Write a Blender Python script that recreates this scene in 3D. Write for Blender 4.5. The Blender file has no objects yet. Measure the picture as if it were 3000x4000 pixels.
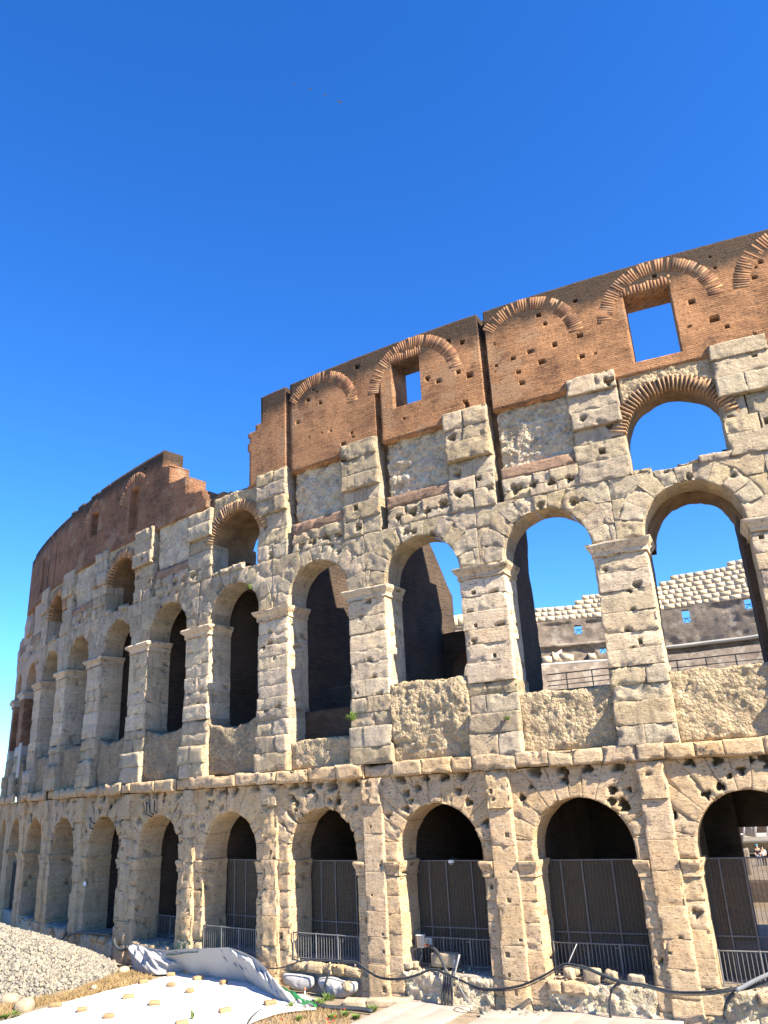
import bpy, math, random
import numpy as np
from mathutils import Matrix, Vector

# ------------------------------------------------------------------ camera, sky, sun, exposure
SC = bpy.context.scene
COL = SC.collection
FPX, PITCH, ROLL, CAMH = 3043.94, 0.345719, -0.051338, 7.089
cam_d = bpy.data.cameras.new('camera')
cam = bpy.data.objects.new('camera', cam_d); COL.objects.link(cam)
cam_d.sensor_fit = 'VERTICAL'; cam_d.sensor_height = 36.0; cam_d.lens = FPX / 4000 * 36.0
cam_d.clip_start = 0.1; cam_d.clip_end = 6000
_c, _s, _cr, _sr = math.cos(PITCH), math.sin(PITCH), math.cos(ROLL), math.sin(ROLL)
_U = Vector((0, -_s, _c)); _X = Vector((1, 0, 0)); _F = Vector((0, _c, _s))
_r = _X * _cr + _U * _sr; _u = _X * -_sr + _U * _cr
M = Matrix.Identity(4)
for i in range(3):
    M[i][0], M[i][1], M[i][2] = _r[i], _u[i], -_F[i]
M[2][3] = CAMH
cam.matrix_world = M
SC.camera = cam

SUN_EL, SUN_AZ = math.radians(41), math.atan2(0.752, -0.659)      # azimuth measured from +Y towards +X
world = bpy.data.worlds.new('World'); SC.world = world; world.use_nodes = True
wn, wl = world.node_tree.nodes, world.node_tree.links
wn.clear()
sky = wn.new('ShaderNodeTexSky'); sky.sky_type = 'NISHITA'; sky.sun_disc = False
sky.sun_elevation = SUN_EL; sky.sun_rotation = SUN_AZ
sky.air_density = 1.0; sky.dust_density = 0.0; sky.ozone_density = 2.2
hs = wn.new('ShaderNodeHueSaturation'); hs.inputs['Saturation'].default_value = 1.30; hs.inputs['Hue'].default_value = 0.505
tint = wn.new('ShaderNodeMix'); tint.data_type = 'RGBA'; tint.blend_type = 'MULTIPLY'; tint.inputs[0].default_value = 1.0; tint.inputs[7].default_value = (0.68, 1.08, 1.48, 1)
bg = wn.new('ShaderNodeBackground'); bg.inputs['Strength'].default_value = 0.060
wo = wn.new('ShaderNodeOutputWorld')
wl.new(sky.outputs[0], hs.inputs['Color']); wl.new(hs.outputs[0], tint.inputs[6]); wl.new(tint.outputs[2], bg.inputs['Color']); wl.new(bg.outputs[0], wo.inputs[0])

sun_d = bpy.data.lights.new('sun', 'SUN'); sun_d.energy = 5.0; sun_d.angle = math.radians(0.53); sun_d.color = (1.0, 0.88, 0.70)
sun = bpy.data.objects.new('sun', sun_d); COL.objects.link(sun)
SDIR = Vector((math.sin(SUN_AZ) * math.cos(SUN_EL), math.cos(SUN_AZ) * math.cos(SUN_EL), math.sin(SUN_EL)))
sun.rotation_euler = SDIR.to_track_quat('Z', 'Y').to_euler(); sun.location = (30, -30, 60)

SC.view_settings.view_transform = 'Standard'; SC.view_settings.look = 'None'
SC.view_settings.exposure = 1.82; SC.view_settings.gamma = 1.0; SC.view_settings.use_curve_mapping = False
SC.cycles.max_bounces = 8; SC.cycles.diffuse_bounces = 5; SC.cycles.transparent_max_bounces = 24
SC.cycles.use_denoising = True

# ------------------------------------------------------------------ facade coordinates: u along the ring (m), z up, d outward
BAY = 6.3
_t = np.linspace(-16, 14.5 * BAY, 1600)
_th = 2.745133 - 0.01027344 * _t + 0.5 * 1.05971e-05 * _t * _t
_dt = _t[1] - _t[0]
_cx = np.concatenate([[0], np.cumsum((np.cos(_th[1:]) + np.cos(_th[:-1])) / 2 * _dt)])
_cy = np.concatenate([[0], np.cumsum((np.sin(_th[1:]) + np.sin(_th[:-1])) / 2 * _dt)])
_cx += 12.8655 - np.interp(0, _t, _cx); _cy += 30.95815 - np.interp(0, _t, _cy)
_nx, _ny = -np.sin(_th), np.cos(_th)

def fac(u, z, d):
    u = np.asarray(u, float); z = np.asarray(z, float); d = np.asarray(d, float)
    return np.stack(np.broadcast_arrays(np.interp(u, _t, _cx) + np.interp(u, _t, _nx) * d,
                                        np.interp(u, _t, _cy) + np.interp(u, _t, _ny) * d, z), -1)

def ray(px, py):                                   # a measured point of the photograph as a direction
    r2, u2 = (px - 1500) / FPX, (2000 - py) / FPX
    r, u = r2 * _cr - u2 * _sr, r2 * _sr + u2 * _cr
    return np.array([r, _c - u * _s, _s + u * _c])

def gp(px, py, z):                                 # ... as a point on the ground at height z
    d = ray(px, py); k = (z - CAMH) / d[2]
    return np.array([k * d[0], k * d[1], z])

def fp(px, py, off=0.0):                           # ... as a point on the ring wall, off metres in front of it
    d = ray(px, py); X = _cx + _nx * off; Y = _cy + _ny * off
    df = np.arctan2(X, Y) - math.atan2(d[0], d[1])
    i = np.where(df[:-1] * df[1:] <= 0)[0][0]; w = df[i] / (df[i] - df[i + 1])
    x, y = X[i] + w * (X[i + 1] - X[i]), Y[i] + w * (Y[i + 1] - Y[i])
    return np.array([x, y, CAMH + math.hypot(x, y) / math.hypot(d[0], d[1]) * d[2]])

def fuz(px, py, off=0.0):                          # the same as (u, z)
    d = ray(px, py); X = _cx + _nx * off; Y = _cy + _ny * off
    df = np.arctan2(X, Y) - math.atan2(d[0], d[1])
    i = np.where(df[:-1] * df[1:] <= 0)[0][0]; w = df[i] / (df[i] - df[i + 1])
    x, y = X[i] + w * (X[i + 1] - X[i]), Y[i] + w * (Y[i + 1] - Y[i])
    return _t[i] + w * _dt, CAMH + math.hypot(x, y) / math.hypot(d[0], d[1]) * d[2]

# ------------------------------------------------------------------ noise
def _hash(ix, iy, iz, seed):
    n = (ix * 374761393 + iy * 668265263 + iz * 1274126177 + seed * 974711) & 0xFFFFFFFF
    n = ((n ^ (n >> 13)) * 1274126177) & 0xFFFFFFFF
    n = ((n ^ (n >> 16)) * 2246822519) & 0xFFFFFFFF
    return ((n ^ (n >> 15)) & 0xFFFFFF) / float(0xFFFFFF)

def vnoise(p, seed=0):
    p = np.asarray(p, float); f = np.floor(p); i = f.astype(np.int64); w = p - f; w = w * w * (3 - 2 * w)
    r = 0
    for a in (0, 1):
        for b in (0, 1):
            for c in (0, 1):
                k = (w[..., 0] if a else 1 - w[..., 0]) * (w[..., 1] if b else 1 - w[..., 1]) * (w[..., 2] if c else 1 - w[..., 2])
                r = r + k * _hash(i[..., 0] + a, i[..., 1] + b, i[..., 2] + c, seed)
    return r                                        # 0..1

def fbm(p, octv=4, seed=0, gain=0.5):
    a, s, t = 1.0, 0.0, 0.0; p = np.asarray(p, float)
    for o in range(octv):
        s = s + a * vnoise(p, seed + o * 7); t += a; a *= gain; p = p * 2.03 + 11.3
    return s / t * 2 - 1                            # -1..1

# ------------------------------------------------------------------ objects
def new_mesh(verts, faces, uv=None, smooth=False):
    me = bpy.data.meshes.new('mesh')
    verts = np.asarray(verts, np.float32)
    if isinstance(faces, np.ndarray):
        nf, k = faces.shape
        me.vertices.add(len(verts)); me.vertices.foreach_set('co', verts.ravel())
        me.loops.add(nf * k); me.loops.foreach_set('vertex_index', faces.astype(np.int32).ravel())
        me.polygons.add(nf); me.polygons.foreach_set('loop_start', np.arange(0, nf * k, k, dtype=np.int32))
        me.update(calc_edges=True)
        li = faces.ravel()
    else:
        me.from_pydata(verts.tolist(), [], faces)
        li = np.array([v for f in faces for v in f])
    if uv is not None:
        l = me.uv_layers.new(name='UVMap'); l.data.foreach_set('uv', np.asarray(uv, np.float32)[li].ravel())
    if smooth:
        me.polygons.foreach_set('use_smooth', np.ones(len(me.polygons), bool))
    me.validate()
    return me

def obj(name, me, m=None, parent=None, kind=None):
    o = bpy.data.objects.new(name, me); COL.objects.link(o)
    me.name = name
    if m is not None: me.materials.append(m)
    if parent is not None: o.parent = parent
    if kind: o['kind'] = kind
    return o

def centred(name, verts, faces, m, parent=None, uv=None, smooth=False, kind=None):
    verts = np.asarray(verts, float); c = verts.mean(0)
    o = obj(name, new_mesh(verts - c, faces, uv, smooth), m, parent, kind)
    o.location = c - wloc(parent)
    return o

def wloc(p):                                       # parents are only ever moved, never turned
    w = np.zeros(3)
    while p is not None: w += np.array(p.location); p = p.parent
    return w

def empty(name, loc=(0, 0, 0), parent=None):
    o = bpy.data.objects.new(name, None); COL.objects.link(o); o.empty_display_size = 0.3
    o.location = loc
    if parent is not None: o.parent = parent
    return o

def tag(o, label, cat, group=None):
    o['label'] = label; o['category'] = cat
    if group: o['group'] = group
    return o

# ------------------------------------------------------------------ materials
class N:
    def __init__(s, name):
        s.m = bpy.data.materials.new(name); s.m.use_nodes = True; s.t = s.m.node_tree
        s.b = s.t.nodes['Principled BSDF']; s.b.inputs['Specular IOR Level'].default_value = 0.25
        s.pos = s.n('ShaderNodeNewGeometry').outputs['Position']
    def n(s, k): return s.t.nodes.new(k)
    def put(s, i, v):
        if v is None: return
        if hasattr(v, 'default_value'): s.t.links.new(v, i)
        elif isinstance(v, (tuple, list)) and len(v) == 3 and i.type == 'RGBA': i.default_value = (*v, 1)
        else: i.default_value = v
    def mapv(s, v, sc):
        k = s.n('ShaderNodeVectorMath'); k.operation = 'MULTIPLY'; s.put(k.inputs[0], v); k.inputs[1].default_value = sc; return k.outputs[0]
    def noise(s, scale, detail=4, rough=0.55, stretch=None, vec=None, dist=0.0):
        k = s.n('ShaderNodeTexNoise'); v = vec or s.pos
        if stretch: v = s.mapv(v, stretch)
        s.put(k.inputs['Vector'], v); k.inputs['Scale'].default_value = scale; k.inputs['Detail'].default_value = detail
        k.inputs['Roughness'].default_value = rough; k.inputs['Distortion'].default_value = dist
        return k.outputs['Fac']
    def voro(s, scale, feature='F1', vec=None, stretch=None):
        k = s.n('ShaderNodeTexVoronoi'); k.feature = feature; v = vec or s.pos
        if stretch: v = s.mapv(v, stretch)
        s.put(k.inputs['Vector'], v); k.inputs['Scale'].default_value = scale; return k
    def ramp(s, f, stops):
        k = s.n('ShaderNodeValToRGB'); s.put(k.inputs[0], f); e = k.color_ramp.elements
        while len(e) < len(stops): e.new(0.5)
        for q, (p, c) in zip(e, stops):
            q.position = p; q.color = (*c, 1) if isinstance(c, tuple) else (c, c, c, 1)
        return k.outputs[0]
    def mix(s, f, a, b, mode='MIX'):
        k = s.n('ShaderNodeMix'); k.data_type = 'RGBA'; k.blend_type = mode
        s.put(k.inputs[0], f); s.put(k.inputs[6], a); s.put(k.inputs[7], b); return k.outputs[2]
    def math(s, op, a, b=None):
        k = s.n('ShaderNodeMath'); k.operation = op; s.put(k.inputs[0], a); s.put(k.inputs[1], b); return k.outputs[0]
    def rnd(s): return s.n('ShaderNodeObjectInfo').outputs['Random']
    def hsv(s, col, h=0.5, sat=1.0, v=1.0):
        k = s.n('ShaderNodeHueSaturation'); s.put(k.inputs['Color'], col); s.put(k.inputs['Hue'], h); s.put(k.inputs['Saturation'], sat); s.put(k.inputs['Value'], v); return k.outputs[0]
    def bump(s, h, strength=0.5, dist=0.05):
        k = s.n('ShaderNodeBump'); s.put(k.inputs['Height'], h); k.inputs['Strength'].default_value = strength; k.inputs['Distance'].default_value = dist
        s.put(s.b.inputs['Normal'], k.outputs[0]); return k
    def done(s, col, rough=0.9, metal=0.0):
        s.put(s.b.inputs['Base Color'], col); s.put(s.b.inputs['Roughness'], rough); s.b.inputs['Metallic'].default_value = metal; return s.m
    def height(s):
        k = s.n('ShaderNodeSeparateXYZ'); s.put(k.inputs[0], s.pos); return k.outputs[2]

def travertine(name, light, dark, grey, grime=0.5, warm=None, crag=0.0, vary=1.0):
    k = N(name)
    n2 = k.noise(2.4, 9, 0.66); bed = k.noise(1.0, 7, 0.62, (0.9, 0.9, 7.5)); n1 = k.noise(0.33, 5, 0.55); fine = k.noise(19, 5, 0.75); mid = k.noise(6.5, 7, 0.72, (1, 1, 1.8))
    pits = k.ramp(k.noise(6.5, 6, 0.72, (1, 1, 2.4)), [(0.575, 0.0), (0.66, 1.0)])
    f = k.math('ADD', k.math('ADD', k.math('MULTIPLY', n2, 0.35), k.math('MULTIPLY', bed, 0.35)), k.math('MULTIPLY', mid, 0.30))
    col = k.ramp(f, [(0.36, dark), (0.50, tuple((a + b) / 2 for a, b in zip(light, dark))), (0.62, light)])
    if warm:
        col = k.mix(k.ramp(k.noise(0.55, 4, 0.5), [(0.42, 0.0), (0.66, 0.75)]), col, k.mix(bed, warm, light))
    col = k.mix(k.math('MULTIPLY', k.ramp(n1, [(0.42, 0.0), (0.68, 1.0)]), 0.55), col, grey)
    crack = k.ramp(k.voro(0.55, 'DISTANCE_TO_EDGE', stretch=(1, 1, 1.3)).outputs['Distance'], [(0.0, 1.0), (0.012, 0.0)])
    streak = k.ramp(k.noise(2.2, 7, 0.66, (1, 1, 0.20)), [(0.52, 0.0), (0.70, 1.0)])
    col = k.mix(k.math('MULTIPLY', streak, grime * 0.75), col, (0.15, 0.128, 0.105))
    blk = k.ramp(k.noise(1.3, 9, 0.78), [(0.56, 0.0), (0.68, 1.0)])
    col = k.mix(k.math('MULTIPLY', blk, grime * 1.1), col, (0.11, 0.098, 0.085))
    col = k.mix(k.math('MULTIPLY', pits, 0.7), col, (0.12, 0.09, 0.06))
    r = k.rnd()
    col = k.hsv(col, k.math('ADD', 0.5 - 0.007 * vary, k.math('MULTIPLY', r, 0.014 * vary)), k.math('ADD', 1 - 0.15 * vary, k.math('MULTIPLY', k.math('FRACT', k.math('MULTIPLY', r, 7.3)), 0.3 * vary)),
                k.math('ADD', 1 - 0.16 * vary, k.math('MULTIPLY', k.math('FRACT', k.math('MULTIPLY', r, 13.7)), 0.32 * vary)))
    h = k.math('ADD', k.math('ADD', k.math('MULTIPLY', n2, 0.9), k.math('MULTIPLY', bed, 0.7)), k.math('MULTIPLY', fine, 0.35)); h = k.math('ADD', h, k.math('MULTIPLY', mid, 0.8))
    h = k.math('SUBTRACT', h, k.math('MULTIPLY', pits, 0.5))
    if crag:
        ridge = k.math('ABSOLUTE', k.math('SUBTRACT', k.noise(4.2, 8, 0.72), 0.5))
        h = k.math('ADD', h, k.math('MULTIPLY', ridge, -3.2 * crag)); h = k.math('ADD', h, k.math('MULTIPLY', fine, 0.9 * crag))
    k.bump(h, 0.9, 0.085 + 0.05 * crag)
    return k.done(col, 0.92)

def rubble(name, a, b, c, scale=7.0):
    k = N(name)
    v = k.voro(scale); n = k.noise(1.6, 8, 0.7); big = k.noise(0.4, 4, 0.5)
    col = k.mix(k.ramp(n, [(0.35, 0.0), (0.65, 1.0)]), a, b)
    col = k.mix(0.35, col, k.hsv(v.outputs['Color'], 0.5, 0.15, 0.7), 'OVERLAY')
    col = k.mix(k.math('MULTIPLY', k.ramp(big, [(0.5, 0.0), (0.7, 1.0)]), 0.6), col, c)
    col = k.mix(k.math('MULTIPLY', k.ramp(k.noise(1.3, 8, 0.75), [(0.58, 0.0), (0.70, 1.0)]), 0.65), col, (0.07, 0.062, 0.052))
    h = k.math('SUBTRACT', k.math('MULTIPLY', k.noise(9, 8, 0.78), 1.3), k.math('MULTIPLY', v.outputs['Distance'], 1.5))
    h = k.math('SUBTRACT', h, k.math('MULTIPLY', k.voro(scale * 2.3).outputs['Distance'], 0.7))
    k.bump(h, 1.0, 0.075)
    return k.done(col, 0.95)

def brickwork(name, c1, c2, mortar, top_stain=0.0, size=(0.30, 0.072), patch=None):
    k = N(name)
    uv = k.n('ShaderNodeUVMap').outputs[0]
    wob = k.n('ShaderNodeVectorMath'); wob.operation = 'ADD'
    nz = k.n('ShaderNodeTexNoise'); k.put(nz.inputs['Vector'], uv); nz.inputs['Scale'].default_value = 0.7
    k.put(wob.inputs[0], uv); k.put(wob.inputs[1], k.mapv(nz.outputs['Color'], (0.10, 0.10, 0)))
    b = k.n('ShaderNodeTexBrick'); k.put(b.inputs['Vector'], wob.outputs[0]); b.inputs['Scale'].default_value = 1.0
    b.inputs['Brick Width'].default_value = size[0]; b.inputs['Row Height'].default_value = size[1]
    b.inputs['Mortar Size'].default_value = 0.013 if size[1] < 0.09 else 0.018; b.inputs['Mortar Smooth'].default_value = 0.3; b.inputs['Bias'].default_value = -0.1
    k.put(b.inputs['Color1'], c1); k.put(b.inputs['Color2'], c2); k.put(b.inputs['Mortar'], mortar)
    course = k.noise(1.0, 6, 0.75, (0.9, 7.0, 0), vec=uv)
    col = k.mix(k.ramp(course, [(0.40, 0.0), (0.60, 0.75)]), b.outputs['Color'], tuple(x * 0.55 for x in c2))
    big = k.noise(0.6, 6, 0.6)
    col = k.mix(k.ramp(big, [(0.38, 0.0), (0.62, 0.6)]), col, tuple(min(1, x * 1.35) for x in c1))
    if patch:
        col = k.mix(k.ramp(k.noise(0.42, 7, 0.62), [(0.54, 0.0), (0.60, 0.65)]), col, patch)
    gr = k.ramp(k.noise(1.1, 8, 0.72), [(0.56, 0.0), (0.72, 0.75)])
    col = k.mix(gr, col, (0.065, 0.045, 0.035))
    if top_stain:
        z = k.math('ADD', k.height(), k.math('MULTIPLY', k.noise(0.9, 8, 0.7, (1, 1, 0.4)), 1.7))
        col = k.mix(k.math('MULTIPLY', k.ramp(k.math('MULTIPLY', k.math('SUBTRACT', z, top_stain), 0.5), [(0.42, 0.0), (0.80, 1.0)]), 0.9), col, (0.045, 0.036, 0.028))
    pit = k.ramp(k.noise(5.5, 5, 0.7, (1, 1, 2.2)), [(0.60, 0.0), (0.68, 1.0)])
    col = k.mix(k.math('MULTIPLY', pit, 0.6), col, (0.05, 0.03, 0.02))
    h = k.math('ADD', k.math('MULTIPLY', b.outputs['Fac'], -0.5), k.math('MULTIPLY', k.noise(6, 6, 0.7), 1.0))
    h = k.math('ADD', h, k.math('MULTIPLY', course, 1.4)); h = k.math('SUBTRACT', h, k.math('MULTIPLY', pit, 1.0))
    k.bump(h, 1.0, 0.09)
    return k.done(col, 0.93)

def plain(name, col, rough=0.7, metal=0.0, var=0.25, scale=3.0, bump=0.15, dist=0.01, rand=0.0):
    k = N(name)
    n = k.noise(scale, 6, 0.62)
    c = k.mix(k.ramp(n, [(0.3, 0.0), (0.7, 1.0)]), tuple(x * (1 - var) for x in col), tuple(min(1, x * (1 + var)) for x in col))
    if rand: c = k.hsv(c, 0.5, 1.0, k.math('ADD', 1 - rand / 2, k.math('MULTIPLY', k.rnd(), rand)))
    if bump: k.bump(k.noise(scale * 7, 5, 0.65), bump, dist)
    return k.done(c, rough, metal)

MT = {}
MT['trav'] = travertine('travertine', (0.71, 0.59, 0.41), (0.46, 0.355, 0.225), (0.49, 0.41, 0.305), 0.75, (0.50, 0.35, 0.21), 0.1, 0.7)
MT['travr'] = travertine('travertine_rough', (0.77, 0.645, 0.455), (0.50, 0.395, 0.255), (0.54, 0.455, 0.335), 0.75, None, 1.0, 1.0)
MT['travw'] = travertine('travertine_warm', (0.66, 0.505, 0.32), (0.45, 0.31, 0.175), (0.49, 0.375, 0.245), 0.38, (0.56, 0.325, 0.13), 0.2, 0.4)
MT['rub'] = rubble('concrete_rubble', (0.55, 0.435, 0.275), (0.40, 0.31, 0.19), (0.30, 0.24, 0.16))
MT['rubd'] = rubble('sooty_rubble', (0.40, 0.315, 0.205), (0.27, 0.21, 0.135), (0.21, 0.17, 0.12))
MT['rub2'] = rubble('pale_rubble', (0.66, 0.565, 0.41), (0.45, 0.375, 0.26), (0.32, 0.275, 0.205), 5.0)
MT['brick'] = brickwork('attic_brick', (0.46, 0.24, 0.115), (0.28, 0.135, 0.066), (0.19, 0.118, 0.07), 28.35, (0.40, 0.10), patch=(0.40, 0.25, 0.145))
MT['brickl'] = brickwork('shade_toned_brick', (0.31, 0.16, 0.085), (0.21, 0.105, 0.06), (0.16, 0.105, 0.07), 28.6, (0.40, 0.10), patch=(0.37, 0.26, 0.17))  # darker copy of the attic brick, with that side's shade in its colour
MT['brickp'] = brickwork('pink_brick', (0.42, 0.27, 0.18), (0.33, 0.20, 0.13), (0.40, 0.31, 0.22), 0, (0.22, 0.06))
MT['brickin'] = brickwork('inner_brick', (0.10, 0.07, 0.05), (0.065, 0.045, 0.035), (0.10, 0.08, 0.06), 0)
def abrick_mat():
    k = N('arch_brick'); r = k.rnd()
    c = k.mix(k.noise(5, 6, 0.65), (0.20, 0.10, 0.05), (0.36, 0.19, 0.10))
    c = k.mix(k.ramp(k.noise(0.9, 7, 0.7), [(0.48, 0.0), (0.66, 0.85)]), c, (0.075, 0.05, 0.036))
    c = k.mix(k.ramp(k.noise(0.6, 4, 0.6), [(0.55, 0.0), (0.68, 0.5)]), c, (0.36, 0.27, 0.18))
    k.bump(k.noise(30, 5, 0.7), 0.5, 0.03)
    return k.done(k.hsv(c, k.math('ADD', 0.49, k.math('MULTIPLY', r, 0.02)), 1.0, k.math('ADD', 0.7, k.math('MULTIPLY', r, 0.6))), 0.92)
MT['abrick'] = abrick_mat()
MT['abrickw'] = plain('arch_tile_brick', (0.33, 0.21, 0.12), 0.9, var=0.3, scale=5, bump=0.5, dist=0.03, rand=0.5)
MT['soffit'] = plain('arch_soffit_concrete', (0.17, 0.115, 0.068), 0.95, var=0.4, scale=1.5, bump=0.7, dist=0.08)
MT['steel'] = plain('galvanised_steel', (0.17, 0.17, 0.17), 0.6, 0.3, var=0.15, bump=0)
MT['dsteel'] = plain('dark_iron', (0.05, 0.055, 0.06), 0.55, 0.4, var=0.2, bump=0)
MT['pipe'] = plain('black_plastic_pipe', (0.045, 0.052, 0.058), 0.5, var=0.25, scale=2, bump=0.1)
MT['gpipe'] = plain('grey_plastic_pipe', (0.30, 0.31, 0.31), 0.5, var=0.15, bump=0)
MT['floor'] = plain('dusty_floor', (0.30, 0.265, 0.22), 0.95, var=0.3, scale=1.4, bump=0.5, dist=0.06)
MT['cloth'] = plain('grey_white_tarp', (0.33, 0.325, 0.32), 0.75, var=0.06, scale=0.8, bump=0.25, dist=0.02)
MT['sheet'] = plain('white_geotextile', (0.50, 0.50, 0.49), 0.9, var=0.16, scale=0.7, bump=0.2, dist=0.01)
MT['green'] = plain('green_tarp', (0.025, 0.16, 0.055), 0.6, var=0.3, scale=2, bump=0.3, dist=0.03)
MT['tuff'] = plain('tuff_brick', (0.30, 0.20, 0.105), 0.95, var=0.2, scale=9, bump=0.6, dist=0.03, rand=0.3)
MT['slab'] = plain('pinkish_slab', (0.34, 0.285, 0.245), 0.85, var=0.07, scale=0.9, bump=0.15, dist=0.01, rand=0.12)
MT['rock'] = plain('quarry_rock', (0.36, 0.295, 0.205), 0.95, var=0.3, scale=3, bump=0.7, dist=0.05, rand=0.25)
MT['box'] = plain('box_plastic', (0.55, 0.53, 0.44), 0.5, var=0.08, bump=0)
MT['glass'] = plain('box_window', (0.20, 0.22, 0.20), 0.25, var=0.1, bump=0)
MT['white'] = plain('white_paint', (0.78, 0.78, 0.76), 0.5, var=0.05, bump=0)
MT['marble'] = plain('white_marble', (0.36, 0.34, 0.30), 0.7, var=0.12, scale=2, bump=0.2)
MT['plaster'] = plain('smooth_plaster', (0.37, 0.29, 0.215), 0.95, var=0.15, scale=0.8, bump=0.3, dist=0.02)
MT['weed'] = plain('weed_leaf', (0.10, 0.16, 0.03), 0.8, var=0.3, bump=0)
MT['dry'] = plain('dry_grass_blade', (0.28, 0.20, 0.10), 0.9, var=0.35, scale=1.5, bump=0)
MT['poppy'] = plain('poppy_petal', (0.62, 0.03, 0.015), 0.7, var=0.1, bump=0)
MT['orange'] = plain('orange_paint', (0.65, 0.16, 0.08), 0.6, var=0.1, bump=0)
MT['skin'] = plain('skin', (0.48, 0.29, 0.20), 0.6, var=0.05, bump=0)
MT['teal'] = plain('teal_cap_cloth', (0.05, 0.33, 0.45), 0.8, var=0.1, bump=0)
MT['black'] = plain('black_clothing', (0.03, 0.03, 0.035), 0.85, var=0.2, bump=0)
MT['denim'] = plain('grey_clothing', (0.20, 0.20, 0.23), 0.85, var=0.2, bump=0)

def ground_mat():
    k = N('sandy_ground')
    n = k.noise(0.9, 8, 0.65); f = k.noise(14, 6, 0.7); b = k.noise(0.25, 4, 0.5)
    col = k.mix(k.ramp(n, [(0.35, 0.0), (0.65, 1.0)]), (0.19, 0.15, 0.105), (0.27, 0.22, 0.165))
    col = k.mix(k.ramp(b, [(0.5, 0.0), (0.66, 0.7)]), col, (0.22, 0.155, 0.08))
    col = k.mix(k.ramp(f, [(0.55, 0.0), (0.75, 0.5)]), col, (0.33, 0.30, 0.25))
    k.bump(k.math('ADD', n, k.math('MULTIPLY', f, 0.4)), 0.7, 0.06)
    return k.done(col, 0.97)
MT['ground'] = ground_mat()

def gravel_mat():
    k = N('gravel_stone')
    v = k.voro(9.0).outputs['Color']
    s = k.n('ShaderNodeSeparateColor'); k.put(s.inputs[0], v)
    col = k.ramp(s.outputs[0], [(0.0, (0.11, 0.103, 0.09)), (0.45, (0.19, 0.178, 0.155)), (0.8, (0.26, 0.24, 0.20)), (1.0, (0.31, 0.25, 0.165))])
    k.bump(k.noise(30, 5, 0.7), 0.4, 0.02)
    return k.done(col, 0.95)
MT['gravel'] = gravel_mat()

def netting_mat():
    k = N('brown_shade_netting')
    tr = k.n('ShaderNodeBsdfTransparent'); mx = k.n('ShaderNodeMixShader'); out = k.t.nodes['Material Output']
    k.done(k.mix(k.noise(2, 4), (0.14, 0.116, 0.088), (0.18, 0.15, 0.112)), 0.9)
    mx.inputs[0].default_value = 0.42
    k.t.links.new(tr.outputs[0], mx.inputs[1]); k.t.links.new(k.b.outputs[0], mx.inputs[2]); k.t.links.new(mx.outputs[0], out.inputs[0])
    return k.m
MT['net'] = netting_mat()

# ------------------------------------------------------------------ rough stone pieces
def res_at(u):
    s = u / BAY
    return 0.085 if s < 2.6 else 0.105 if s < 4 else 0.14 if s < 6 else 0.2 if s < 8 else 0.3

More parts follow.
